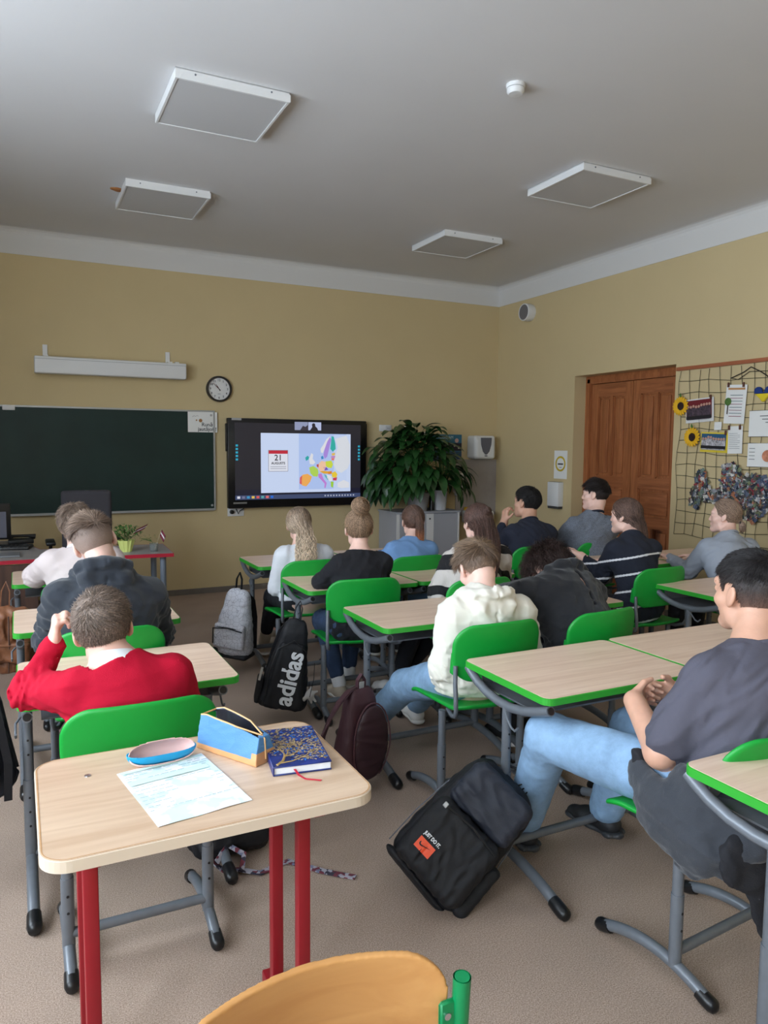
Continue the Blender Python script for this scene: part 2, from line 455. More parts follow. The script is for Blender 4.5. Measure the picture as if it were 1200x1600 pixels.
struct('floor', MB().box((XL-.3, YB-.3, -.2), (XR+.4, YF+.3, 0)), floor_mat())
struct('ceiling', MB().box((XL-.3, YB-.3, ZC), (XR+.4, YF+.3, ZC+.2)), m_ceil)
struct('wall_front', MB().box((XL-.3, YF, 0), (XR+.4, YF+.3, ZC)), m_wall)
struct('wall_back', MB().box((XL-.3, YB-.3, 0), (XR+.4, YB, ZC)), m_wall)
DY0, DY1, DZ, DR = 4.749, 6.065, 2.238, .17
b = MB(); b.box((XR, YB, 0), (XR+.35, DY0, ZC)); b.box((XR, DY1, 0), (XR+.35, YF, ZC)); b.box((XR, DY0, DZ), (XR+.35, DY1, ZC)); b.box((XR+.3, DY0, 0), (XR+.35, DY1, DZ))  # last box: unseen slab added behind the door to block leaking sky light
struct('wall_right', b, m_wall)
b = MB(); ys = [YB]+[v for w_ in WINS for v in w_]+[YF]
b.box((XL-.3, YB, 0), (XL, YF, WZ0)); b.box((XL-.3, YB, WZ1), (XL, YF, ZC))
for i in range(0, len(ys), 2): b.box((XL-.3, ys[i], WZ0), (XL, ys[i+1], WZ1))
struct('wall_left', b, m_wall)
gl = bpy.data.materials.new('window_glass'); gl.use_nodes = True; nt = gl.node_tree; nt.nodes.clear()
mo = nt.nodes.new('ShaderNodeOutputMaterial'); mi = nt.nodes.new('ShaderNodeMixShader'); tr = nt.nodes.new('ShaderNodeBsdfTransparent'); gs = nt.nodes.new('ShaderNodeBsdfGlossy')
gs.inputs['Roughness'].default_value = .02; mi.inputs[0].default_value = .06
nt.links.new(tr.outputs[0], mi.inputs[1]); nt.links.new(gs.outputs[0], mi.inputs[2]); nt.links.new(mi.outputs[0], mo.inputs[0])
for i, (y0, y1) in enumerate(WINS):
    b = MB(); x0, x1 = XL-.2, XL-.14
    for (ya, yb, za, zb) in ((y0, y1, WZ0, WZ0+.07), (y0, y1, WZ1-.07, WZ1), (y0, y0+.07, WZ0, WZ1), (y1-.07, y1, WZ0, WZ1), ((y0+y1)/2-.04, (y0+y1)/2+.04, WZ0, WZ1), (y0, y1, WZ1-.62, WZ1-.56)):
        b.box((x0, ya, za), (x1, yb, zb))
    wf = struct('window_%d' % (i+1), b, m_white)
    obj('pane', MB().box((XL-.175, y0+.05, WZ0+.05), (XL-.171, y1-.05, WZ1-.05)), gl, parent=wf)
    obj('sill', MB().box((XL-.14, y0-.05, WZ0-.03), (XL+.12, y1+.05, WZ0)), m_white, parent=wf)

# white painted band under the ceiling with a soft cove
ZB = 3.162
def band(name, u0, u1, side):
    prof = [(0, ZB), (.006, ZB), (.006, ZC-.06)]+[(.006+.06-.06*math.cos(math.radians(a)), ZC-.06+.06*math.sin(math.radians(a))) for a in (22, 45, 68, 90)]+[(0, ZC)]
    b = MB()
    o, u, v, d = {'f': ((u0, YF, 0), (0, -1, 0), (0, 0, 1), (u1-u0, 0, 0)), 'r': ((XR, u0, 0), (-1, 0, 0), (0, 0, 1), (0, u1-u0, 0)),
                  'l': ((XL, u0, 0), (1, 0, 0), (0, 0, 1), (0, u1-u0, 0)), 'b': ((u0, YB, 0), (0, 1, 0), (0, 0, 1), (u1-u0, 0, 0))}[side]
    b.prism(prof, o, u, v, d); struct(name, b, m_band)
band('trim_1', XL, XR, 'f'); band('trim_2', YB, YF, 'r'); band('trim_3', YB, YF, 'l'); band('trim_4', XL, XR, 'b')
m_base = mat('baseboard_brown', (112, 104, 96), .6, noise=.1, nscale=8)
struct('baseboard_front', MB().box((XL, YF-.018, 0), (XR, YF, .055)), m_base)
struct('baseboard_right', MB().box((XR-.018, YB, 0), (XR, DY0, .055)).box((XR-.018, DY1, 0), (XR, YF, .055)), m_base)
struct('baseboard_left', MB().box((XL, YB, 0), (XL+.018, YF, .055)), m_base)

# double pine door in its reveal
m_pine = wood('pine', (136, 78, 44), (172, 106, 64), .42, (14, 14, 1), 2.2, knots=1.3)
m_pine2 = wood('pine_rail', (132, 76, 44), (168, 102, 62), .42, (14, 1, 14), 2.2)
xd = XR+DR
b = MB(); b.box((xd-.02, DY1-.075, 0), (xd+.1, DY1-.001, DZ-.001)); b.box((xd-.02, DY0+.001, 0), (xd+.1, DY0+.075, DZ-.001)); b.box((xd-.02, DY0+.075, DZ-.08), (xd+.1, DY1-.075, DZ-.001))
b.box((xd-.028, DY1-.07, 0), (xd-.02, DY1-.03, DZ-.03)); b.box((xd-.028, DY0+.03, DZ-.07), (xd-.02, DY1-.03, DZ-.03))
struct('trim_5', b, m_pine)
def leaf(name, ya, yb, xo=0.0, strip=False):
    z0, z1 = .01, DZ-.085; x0 = xd+xo; wd = .095
    b = MB(); b.box((x0+.022, ya, z0), (x0+.05, yb, z1))                       # core
    for (p, q) in ((ya, ya+wd), (yb-wd, yb)): b.box((x0, p, z0), (x0+.022, q, z1))
    if strip: b.box((x0-.012, ya-.02, z0), (x0, ya+.03, z1))
    d = tag(obj(name, b, m_pine), kind='structure')
    r = MB(); ps = []
    rails = [(z0, .2), (.74, .84), (1.12, 1.22), (z1-.13, z1)]
    for p, q in rails: r.box((x0, ya+wd, p), (x0+.022, yb-wd, q))
    obj('rail', r, m_pine2, parent=d)
    ym = (ya+yb)/2
    for (za, zb, split) in ((.2, .74, 1), (.84, 1.12, 0), (1.22, z1-.13, 1)):
        segs = [(ya+wd, ym-.02), (ym+.02, yb-wd)] if split else [(ya+wd, yb-wd)]
        if split: obj('mullion', MB().box((x0, ym-.02, za), (x0+.022, ym+.02, zb)), m_pine, parent=d)
        for p, q in segs:
            pm = MB().rbox((x0+.008, p+.03, za+.03), (x0+.03, q-.03, zb-.03), .008, 2)
            for e_ in ((p, p+.01, za, zb), (q-.01, q, za, zb), (p, q, za, za+.01), (p, q, zb-.01, zb)):
                pm.box((x0+.008, e_[0], e_[2]), (x0+.023, e_[1], e_[3]))
            obj('panel', pm, m_pine if split else m_pine2, parent=d)
    return d
dl = leaf('door_1', (DY0+DY1)/2+.01, DY1-.078)
dr = leaf('door_2', DY0+.078, (DY0+DY1)/2-.002, -.004, True)

# ------------------------------------------------------------ ceiling lamps, detector, speaker, stain
m_diff = mat('lamp_diffuser', (196, 196, 198), .55, spec=.4)
LAMPS = [(1.073, 4.245, 'ceiling lamp looking largest, upper left in the photo'), (1.057, 6.0, 'ceiling lamp above the chalkboard, beside a brown stain'),
         (3.718, 4.26, 'ceiling lamp nearest the net and door wall, right in the photo'), (3.70, 6.0, 'ceiling lamp nearest the room corner, smallest in view')]
def make_lamp(lab):
    t = thing('ceiling_lamp', lab, 'lamp', group='square ceiling lamps')
    h = .3; b = MB()
    for (x0, y0, x1, y1) in ((-h,-h,h,-h+.012), (-h,h-.012,h,h), (-h,-h+.012,-h+.012,h-.012), (h-.012,-h+.012,h,h-.012)): b.box((x0,y0,-.052), (x1,y1,0))
    b.box((-h, -h, -.006), (h, h, 0)); b.box((h, -h, -.05), (h+.006, -h+.05, -.012))
    obj('housing', b, m_white, t)
    obj('diffuser', MB().box((-h+.012, -h+.012, -.048), (h-.012, h-.012, -.04)), m_diff, t)
    for sx in (-.2, .2):
        obj('screw', MB().lathe([(.005, 0), (.005, .003)], (sx, -h-.003, -.02), 8, 'y'), m_steel, t)
    return t
l0 = make_lamp('square flat white '+LAMPS[0][2])
for i, (x, y, lab) in enumerate(LAMPS):
    t = l0 if i == 0 else copy_tree(l0)
    t.location = (x, y, ZC); t['label'] = 'square flat white '+lab
t = thing('smoke_detector', 'small round white smoke detector on the ceiling', 'detector', (2.395, 3.32, ZC))
obj('base', MB().lathe([(.05, 0), (.05, -.012), (.045, -.018)], n=28), m_white, t)
obj('cap', MB().lathe([(.034, -.018), (.046, -.022), (.046, -.036), (.036, -.048), (.0, -.05)], n=28), m_white, t)
t = thing('wall_speaker', 'round white wall speaker high on the wall above the door side corner', 'speaker', (XR, 6.83, 3.0))
obj('housing', MB().lathe([(.09, 0), (.096, -.03), (.094, -.1), (.086, -.105), (.082, -.1)], axis='x', n=32, caps=False), m_white, t)
obj('grille', MB().lathe([(.083, -.098), (.06, -.094), (.0, -.092)], axis='x', n=32), mat('speaker_grille', (120, 116, 118), .7, bump=1, bscale=700), t)
fs = Fld(.004)
for (dx, dy, r) in ((0, 0, .03), (.03, .01, .022), (-.03, .005, .02), (.01, .03, .016)): fs.ell((.73+dx, 5.96+dy, ZC-.001), (r, r, .006))
tag(obj('damp_stain', fs.build(), mat('rust_stain', (150, 96, 50), .9, noise=.3, nscale=60)), 'small brown patch of flaked paint on the ceiling beside the far left lamp', 'stain')

# ------------------------------------------------------------ board wall
yw = YF
t = thing('chalkboard', 'wide dark green chalkboard with thin aluminium frame on the yellow wall', 'chalkboard', (-.1, yw, 0))
x0, x1, z0, z1 = -1.15, 1.87, .865, 1.825
m_alu = mat('aluminium', (176, 178, 180), .4, .5)
m_board = mat('chalkboard_green', (22, 46, 42), .5, noise=.18, nscale=3, spec=.35)
obj('writing_surface', MB().box((x0+.1, -.024, z0), (x1, -.006, z1)), m_board, t)
b = MB(); f_ = .016
b.box((x0+.1-f_, -.032, z1), (x1+f_, 0, z1+f_)).box((x0+.1-f_, -.032, z0-f_), (x1+f_, 0, z0)).box((x1, -.032, z0), (x1+f_, 0, z1)).box((x0+.1-f_, -.032, z0), (x0+.1, 0, z1))
obj('frame', b, m_alu, t)
obj('chalk_ledge', MB().box((x0+.1, -.05, z0-.02), (x1, -.03, z0-.014)), m_alu, t)
for cz in (z1-.03, z0+.03): obj('corner_bolt', MB().lathe([(.012, -.028), (.012, -.024)], (x1-.02, 0, cz), 12, 'y'), m_alu, t)
obj('magnet_clip', MB().rbox((.0, -.04, z1-.03), (.1, -.022, z1+.012), .004), m_white, t)

def paper(name, lab, cat, x, z, wd, ht, y=None, parts=(), mm=None, group=None):
    """flat sheet on the board wall; parts = (kind, colour, x0, z0, x1, z1) in fractions"""
    y = yw-.002 if y is None else y
    t = thing(name, lab, cat, (x, y, z), 0, group)
    b = MB(); b.box((-wd/2, -.0015, -ht/2), (wd/2, 0, ht/2)); obj('sheet', b, mm or m_paper, t)
    return t
t = thing('paper_sign', 'white sign with a bee and two words hanging on the chalkboard corner', 'sign', (1.665, yw-.026, 1.725))
obj('sheet', MB().box((-.145, -.0015, -.1), (.145, 0, .1)), m_paper, t)
m_ink = mat('black_ink', (30, 30, 34), .7)
b = MB(); put_text(b, 'Runā', .052, (.045, -.002, -.025), (1, 0, 0), (0, 0, 1), .0004, bold=.0006)
put_text(b, 'jautājoši!', .05, (.045, -.002, -.07), (1, 0, 0), (0, 0, 1), .0004, bold=.0006)
obj('lettering', b, m_ink, t)
b = MB(); b.lathe([(.0, -.003), (.017, -.0025), (.018, -.001)], (-.02, 0, .015), 14, 'y').lathe([(0, -.003), (.008, -.002)], (-.06, 0, .018), 10, 'y')
obj('bee_drawing', b, mat('bee_brown', (168, 120, 70), .8), t)
b = MB().tube([(-.1, -.003, .05), (-.085, -.003, .062), (-.07, -.003, .055), (-.055, -.003, .062), (-.04, -.003, .058)], .0015, 6)
obj('drawn_trail', b, mat('pencil_grey', (120, 120, 120), .8), t)

t = thing('projector_screen', 'rolled up white projection screen case on two wall brackets', 'projection screen', (.83, yw, 2.2))
obj('case', MB().rbox((-.665, -.155, -.075), (.66, -.045, .075), .012, 3), m_white, t)
obj('top_groove', MB().box((-.66, -.157, .05), (.655, -.154, .053)), mat('groove_grey', (140, 140, 142), .6), t)
for sx in (-.57, .51):
    obj('bracket', MB().box((sx-.02, -.012, -.05), (sx+.02, 0, .19)).box((sx-.02, -.14, .075), (sx+.02, 0, .087)), m_white, t)
obj('clip', MB().rbox((.56, -.11, .075), (.6, -.07, .09), .003), m_white, t)

t = thing('wall_clock', 'round white wall clock in a thick black rim', 'clock', (1.835, yw, 2.058))
obj('rim', MB().lathe([(.128, 0), (.13, -.02), (.126, -.04), (.112, -.042), (.108, -.03)], n=40, axis='y', caps=False), mat('clock_rim', (28, 24, 26), .3), t)
obj('dial', MB().lathe([(.11, -.012), (.109, -.016), (0, -.016)], n=40, axis='y'), mat('clock_face', (226, 224, 222), .6), t)
b = MB()
for h_ in range(1, 13):
    a = math.radians(90-30*h_)
    put_text(b, str(h_), .03, (.086*math.cos(a), -.0175, .086*math.sin(a)), (1, 0, 0), (0, 0, 1), .0004, bold=.0004)
b.box((-.014, -.0175, -.05), (.014, -.0165, -.047))
obj('numerals', b, m_ink, t)
def hand(nm, ang, ln, wd, m_):
    a = math.radians(90-ang); d = Vector((math.cos(a), 0, math.sin(a))); n = Vector((-d.z, 0, d.x))
    pts = [d*-.02+n*wd, d*ln+n*wd*.4, d*ln-n*wd*.4, d*-.02-n*wd]
    b = MB(); b.add([p+Vector((0, -.021, 0)) for p in pts]+[p+Vector((0, -.0195, 0)) for p in pts], [(0,1,2,3), (7,6,5,4), (0,4,5,1), (1,5,6,2), (2,6,7,3), (3,7,4,0)])
    obj(nm, b, m_, t)
hand('hour_hand', 327, .055, .004, m_ink); hand('minute_hand', 312, .082, .003, m_ink); hand('second_hand', 318, .085, .001, mat('clock_red', (170, 40, 40), .5))

# interactive screen
TX0, TX1, TZ0, TZ1 = 1.897, 3.425, .862, 1.772
t = thing('interactive_display', 'large black interactive display showing a date and a map of Europe', 'screen', ((TX0+TX1)/2, yw-.004, (TZ0+TZ1)/2))
W_, H_ = (TX1-TX0)/2, (TZ1-TZ0)/2
m_bez = mat('display_bezel', (14, 14, 16), .32)
b = MB().rbox((-W_, -.095, -H_), (W_, -.03, H_), .008, 2); b.box((-.5, -.03, -.25), (.5, 0, .25))
obj('housing', b, m_bez, t)
obj('side_module', MB().rbox((-W_-.014, -.08, .12), (-W_, -.04, .4), .004), m_black, t)
obj('side_module', MB().rbox((W_, -.08, .15), (W_+.014, -.04, H_-.03), .004), m_black, t)
obj('asset_sticker', MB().box((-W_+.04, -.0965, H_-.022), (-W_+.14, -.095, H_+.001)), mat('sticker', (170, 170, 172), .6), t)
obj('asset_sticker', MB().box((-W_+.05, -.0965, -H_+.045), (-W_+.19, -.095, -H_+.062)), mat('sticker2', (130, 128, 125), .6), t)
def glow(n, col, e=1.0): return mat('lit_'+n, col, .5, emit=e)
EM = .75
cols = {}
SX0, SX1, SZ0, SZ1 = -W_+.07, W_-.07, -H_+.085, H_-.045
pic = MB(); pm = []
def fill(col, pts, lay):
    key = tuple(col)
    if key not in cols: cols[key] = len(cols); pm.append(glow('%d_%d_%d' % key, key, EM))
    pic.cur = cols[key]; y = -.0962-.0003*lay
    n = len(pts); pic.add([(p[0], y, p[1]) for p in pts], [tuple(range(n))])
def R4(x0, z0, x1, z1): return [(x0, z0), (x1, z0), (x1, z1), (x0, z1)]
def fillr(col, x0, z0, x1, z1, lay): fill(col, R4(x0, z0, x1, z1), lay)
fillr((36, 34, 42), SX0, SZ0, SX1, SZ1, 0)
fillr((24, 24, 44), SX0, SZ0+.045, SX1, SZ0+.10, 1)
fillr((62, 74, 110), SX0, SZ0, SX1, SZ0+.045, 1)
A0, A1, B0, B1 = -.425, .575, -.305, .31          # shared slide
fillr((205, 220, 250), A0, B0, A1, B1, 2)
fillr((178, 200, 246), -.015, B0+.03, .525, B1, 3)
fillr((200, 216, 248), .38, B0+.03, .53, B1-.01, 4)
def mp(x, y): # map pixel of the photographed slide (5x crop) -> screen metres
    return (A0+(x-256)/(955-256)*(A1-A0), B1-(y-225)/(632-225)*(B1-B0))
def country(col, pts, lay=5): fill(col, [mp(*p) for p in pts], lay)
country((222, 226, 234), [(830, 260), (920, 235), (950, 300), (950, 430), (930, 470), (880, 500), (840, 480), (815, 440), (830, 380), (850, 320)])
country((226, 228, 236), [(850, 570), (900, 550), (945, 570), (945, 605), (880, 608), (850, 600)])
country((228, 230, 236), [(712, 330), (735, 300), (760, 260), (790, 240), (770, 280), (745, 330), (730, 360), (715, 355)])
country((172, 140, 224), [(745, 330), (765, 280), (785, 250), (798, 262), (785, 310), (775, 350), (765, 385), (745, 400), (735, 370)], 6)
country((52, 178, 168), [(800, 240), (818, 245), (830, 290), (834, 330), (810, 350), (790, 330), (795, 290)], 6)
country((232, 190, 90), [(800, 362), (828, 356), (828, 374), (804, 378)]); country((196, 130, 190), [(796, 382), (832, 378), (830, 392), (798, 394)])
country((232, 120, 110), [(798, 396), (826, 394), (818, 412), (800, 408)])
country((40, 170, 170), [(592, 392), (610, 378), (622, 388), (618, 404), (598, 414)]); country((228, 230, 236), [(622, 400), (640, 360), (655, 370), (650, 400), (672, 425), (655, 440), (628, 436)])
country((60, 140, 200), [(715, 385), (732, 378), (738, 398), (720, 404)])
country((244, 200, 168), [(700, 430), (720, 414), (752, 420), (756, 455), (745, 478), (712, 490), (694, 470)])
country((206, 222, 70), [(752, 418), (800, 412), (812, 440), (800, 465), (770, 462), (754, 450)])
country((110, 80, 190), [(732, 456), (760, 460), (775, 476), (745, 482)]); country((190, 80, 90), [(680, 440), (698, 436), (696, 462), (684, 456)])
country((180, 216, 90), [(622, 460), (655, 450), (690, 470), (696, 495), (688, 525), (655, 522), (632, 500)])
country((232, 170, 50), [(702, 488), (745, 484), (770, 488), (800, 486), (790, 505), (740, 504)]); country((226, 120, 50), [(770, 492), (804, 486), (800, 506), (775, 508)])
country((244, 176, 90), [(570, 510), (610, 504), (645, 524), (630, 560), (600, 592), (566, 584), (562, 545)]); country((222, 96, 96), [(550, 530), (568, 514), (564, 580), (548, 570)])
country((196, 130, 216), [(692, 506), (720, 502), (735, 540), (762, 570), (752, 606), (742, 604), (745, 575), (715, 545), (697, 530)])
country((238, 206, 60), [(800, 500), (830, 488), (848, 510), (838, 534), (806, 530)]); country((206, 60, 90), [(812, 536), (846, 530), (840, 554), (812, 552)])
country((230, 232, 238), [(760, 510), (800, 520), (808, 556), (786, 560), (764, 535)]); country((90, 180, 190), [(740, 506), (765, 520), (778, 545), (770, 550), (748, 525)])
country((160, 210, 60), [(794, 560), (818, 562), (812, 604), (796, 596)])
# calendar page
fillr((150, 150, 165), -.347, -.085, -.133, .137, 5); fillr((228, 232, 244), -.342, -.08, -.138, .132, 6); fillr((196, 40, 60), -.342, .098, -.138, .132, 7)
for zz in (-.035, -.055): fillr((150, 154, 168), -.325, zz-.003, -.155, zz+.003, 7)
key = (24, 24, 32); cols[key] = len(cols); pm.append(glow('ink', key, EM)); pic.cur = cols[key]
put_text(pic, '21', .085, (-.24, -.0985, .055), (1, 0, 0), (0, 0, 1), 0, bold=.001); put_text(pic, 'AUGUSTS', .034, (-.24, -.0985, .0), (1, 0, 0), (0, 0, 1), 0, bold=.001)
# meeting thumbnails
fillr((150, 158, 190), -.06, .345, .085, .43, 2); fillr((186, 196, 232), .09, .345, .235, .43, 2)
fill((60, 54, 66), [(.0, .345), (.085, .345), (.085, .40), (.06, .38), (.03, .39)], 3); fill((40, 34, 44), [(.11, .345), (.2, .345), (.19, .37), (.17, .385), (.165, .415), (.145, .42), (.13, .405), (.135, .38)], 3)
for i in range(5):
    for sx in (SX0+.02, SX1-.02): fillr((40, 170, 200), sx-.012, .17-.035*i, sx+.012, .19-.035*i, 3)
for i, cc in enumerate([(220, 220, 230), (120, 120, 150), (60, 150, 200), (230, 190, 90), (220, 90, 90), (90, 170, 170), (230, 110, 110), (40, 110, 220)]):
    fillr(cc, SX0+.02+.05*i, SZ0+.012, SX0+.05+.05*i, SZ0+.036, 3)
for i in range(11): fillr((180, 186, 205), SX1-.42+.033*i, SZ0+.016, SX1-.405+.033*i, SZ0+.032, 3)
me = pic.mesh('screen_image')
o = obj('screen_image', me, pm, t)
obj('logo_plate', MB().box((-.03, -.0965, -H_+.04), (.03, -.095, -H_+.047)), mat('sticker'), t) if False else None
t = thing('cable_outlet', 'white wall outlet plate with black plugs under the display', 'outlet', (1.995, yw, .82))
obj('plate', MB().rbox((-.085, -.014, -.045), (.085, 0, .045), .004), m_white, t)
obj('plug', MB().lathe([(.022, -.014), (.02, -.045), (.0, -.048)], (-.045, 0, .0), 16, 'y'), m_black, t)
obj('cable', MB().tube([(.0, -.02, .03), (.02, -.04, -.02), (.03, -.045, .01), (.07, -.045, .03), (.09, -.03, .06)], .005, 6), m_black, t)
t = thing('wall_socket', 'small white double socket on the wall right of the display', 'socket', (3.70, yw, 1.703))
obj('plate', MB().rbox((-.075, -.014, -.036), (.075, 0, .036), .005), m_white, t)
obj('insert', MB().rbox((.0, -.02, -.028), (.06, -.012, .028), .004), m_diff, t)
for dx in (.022, .038): obj('pin_hole', MB().lathe([(.004, -.021), (.004, -.0195)], (dx, 0, 0), 8, 'y'), m_black, t)
t = thing('wall_hook', 'round white self-adhesive hook on the wall above the plant', 'hook', (3.965, yw, 1.70))
obj('disc', MB().lathe([(.035, 0), (.034, -.006), (0, -.008)], n=20, axis='y'), m_white, t)
obj('hook_pin', MB().tube([(0, -.006, 0), (0, -.03, -.01), (0, -.03, -.05), (0, -.015, -.05)], .003, 6), m_steel, t)
t = thing('poster', 'blue health poster with rows of small pictures behind the plant', 'poster', (4.49, yw, 1.49))
b = MB().box((-.22, -.003, -.155), (.22, 0, .155)); obj('sheet', b, mat('poster_teal', (52, 112, 140), .5), t)
obj('dark_row', MB().box((-.22, -.004, -.035), (.22, -.003, .055)), mat('poster_dark', (34, 28, 48), .5), t)
obj('blue_row', MB().box((-.22, -.004, -.155), (.22, -.003, -.045)), mat('poster_blue', (46, 78, 116), .5), t)
b = MB()
for i in range(7): b.lathe([(.013, -.006), (.011, -.004)], (-.18+.06*i, 0, .0+.012*(i % 3)), 8, 'y')
obj('picture_row', b, mat('poster_pic', (214, 206, 200), .6), t)
b = MB().lathe([(.026, -.006), (.022, -.003)], (.15, 0, .085), 14, 'y'); obj('picture', b, mat('poster_pink', (210, 170, 160), .6), t)
b = MB(); put_text(b, 'VEIDOJAM', .05, (.0, -.0035, .12), (1, 0, 0), (0, 0, 1), .0004, squeeze=.9); obj('title', b, mat('poster_text', (190, 214, 220), .6), t)
t = thing('notice_card', 'small white card with a dark square beside the blue poster', 'card', (4.235, yw, 1.62))
obj('sheet', MB().box((-.035, -.002, -.05), (.035, 0, .05)), m_paper, t); obj('dark_square', MB().box((-.018, -.003, -.005), (.014, -.002, .03)), m_ink, t)
t = thing('paper_towel_dispenser', 'white wall paper towel dispenser with a grey front window', 'dispenser', (4.925, yw, 1.5))
ff = Fld(.005); ff.box((0, -.09, .0), (.145, .09, .135), .03); ff.box((0, -.12, -.02), (.13, .075, .11), .035, k=.03)
obj('housing', ff.build(), m_white, t)
b = MB(); pts = [(-.075, .11), (.075, .11), (.07, .03), (.045, -.05), (.012, -.085), (-.012, -.085), (-.045, -.05), (-.07, .03)]
b.prism(pts, (0, -.196, 0), (1, 0, 0), (0, 0, 1), (0, -.006, 0)); obj('window', b, mat('smoke_grey', (96, 96, 106), .25), t)
obj('lock', MB().rbox((-.018, -.203, -.108), (.018, -.194, -.094), .003), mat('lock_grey', (110, 110, 116), .4), t)
obj('outlet_slot', MB().box((-.1, -.16, -.142), (.1, -.03, -.13)), mat('dark_grey', (60, 60, 62), .6), t)
t = thing('splashback', 'flat grey splashback panel under the towel dispenser in the corner', 'panel', (4.92, yw, 1.02))
obj('panel', MB().box((-.285, -.012, -.335), (.284, 0, .335)), mat('splash_grey', (158, 150, 146), .4, noise=.03, nscale=20), t)
t = thing('soap_dispenser', 'slim white wall soap dispenser beside the plant', 'dispenser', (4.63, yw-.012, 1.08))
ff = Fld(.004); ff.box((0, -.05, .0), (.052, .05, .115), .02); ff.box((0, -.035, -.12), (.025, .03, .03), .012, k=.02); obj('housing', ff.build(), m_white, t)
b = MB().prism([(-.03, .07), (.03, .07), (.026, -.02), (.0, -.045), (-.026, -.02)], (0, -.1, 0), (1, 0, 0), (0, 0, 1), (0, -.005, 0)); obj('window', b, mat('smoke_grey'), t)
# washbasin with a yellow sponge under the splashback
t = thing('washbasin', 'white washbasin against the grey splashback behind the cabinet', 'washbasin', (4.87, yw-.012, .74))
ff = Fld(.007); ff.box((0, -.12, -.06), (.16, .12, .075), .03); ff.ell((0, -.14, .03), (.12, .08, .09), mode='sub'); obj('bowl', ff.build(), m_white, t)
obj('tap', MB().tube([(0, -.04, .01), (0, -.04, .09), (0, -.07, .11), (0, -.14, .1), (0, -.15, .08)], .009, 10), m_chrome, t)
tag(obj('sponge', MB().rbox((4.74, YF-.075, .742), (4.84, YF-.022, .79), .008), mat('sponge_yellow', (226, 176, 50), .9, bump=1, bscale=300)), 'yellow sponge on the washbasin rim behind the cabinet', 'sponge')
# ------------------------------------------------------------ student desks and chairs
m_lam = wood('desk_laminate', (222, 190, 166), (239, 211, 189), .38, (1.2, 16, 16), 2.4, dist=.8)
m_green = mat('green_plastic', (12, 150, 52), .42, spec=.45)
m_gedge = mat('green_edge', (44, 156, 44), .5)
m_cap = mat('rubber_cap', (20, 20, 22), .35)

def make_desk(lab):
    t = thing('school_desk', lab, 'desk', group='green edged school desks')
    top = MB().prism(rrect(.692, .492, .03, 5), (0, 0, .6795), (1, 0, 0), (0, 1, 0), (0, 0, .0215))
    obj('tabletop', top, m_lam, t)
    b = MB(); o_, i_ = rrect(.70, .50, .034, 6), rrect(.688, .488, .028, 6); n = len(o_)
    vs = [(p[0], p[1], z) for z, q in ((.676, o_), (.6995, o_), (.7008, i_), (.676, i_)) for p in q]
    vs = [(p[0], p[1], z) for (q, z) in ((i_, .676), (o_, .677), (o_, .6985), (i_, .7008)) for p in q]
    b.add(vs, [(k*n+j, k*n+(j+1) % n, ((k+1) % 4)*n+(j+1) % n, ((k+1) % 4)*n+j) for k in range(4) for j in range(n)])
    obj('edge_band', b, m_gedge, t)
    obj('under_shelf', MB().box((-.28, -.12, .60), (.28, .22, .606)).box((-.28, .215, .606), (.28, .22, .674)), m_steel, t)
    for sx in (-.322, .29):
        c = [(sx, .25, .668), (sx, .225, .652), (sx, .18, .628), (sx, .12, .608), (sx, .05, .598), (sx, -.03, .598), (sx, -.1, .61), (sx, -.17, .632), (sx, -.235, .655)]
        s_ = obj('support_tube', MB().tube(c, .0165, 12), m_steel, t)
        obj('end_plug', MB().tube([(sx, -.234, .6545), (sx, -.2375, .6558)], .0125, 12), m_cap, s_)
        p = MB().tube([(sx, 0, .6), (sx, 0, .33)], .0165, 12).tube([(sx, 0, .36), (sx, 0, .085)], .0195, 12)
        ps = obj('post', p, m_steel, t)
        h = MB()
        for z in (.30, .25, .20, .45, .5): h.lathe([(.004, -.0205 if z < .36 else -.0175), (.004, -.019 if z < .36 else -.016)], (sx, 0, z), 8, 'y')
        obj('height_hole', h, m_cap, ps)
        ft = [(sx, y, .021+.062*(1-(y/.33)**2)) for y in np.linspace(-.31, .31, 15)]
        obj('foot', MB().tube(ft, .0185, 12), m_steel, t)
        for sg in (-1, 1):
            obj('foot_cap', MB().tube([(sx, sg*.275, .037), (sx, sg*.3, .03), (sx, sg*.325, .024), (sx, sg*.34, .023), (sx, sg*.347, .023)], [.0215, .0225, .023, .019, .008], 12), m_cap, t)
        hk = [(sx-.02 if sx < 0 else sx+.02, -.02, .585), (sx+math.copysign(.035, sx), -.05, .575), (sx+math.copysign(.035, sx), -.075, .55), (sx+math.copysign(.035, sx), -.095, .545), (sx+math.copysign(.035, sx), -.11, .56)]
        obj('bag_hook', MB().tube(hk, .004, 8), m_steel, t)
    obj('crossbar', MB().tube([(-.322, 0, .095), (.29, 0, .095)], .0155, 12), m_steel, t)
    return t

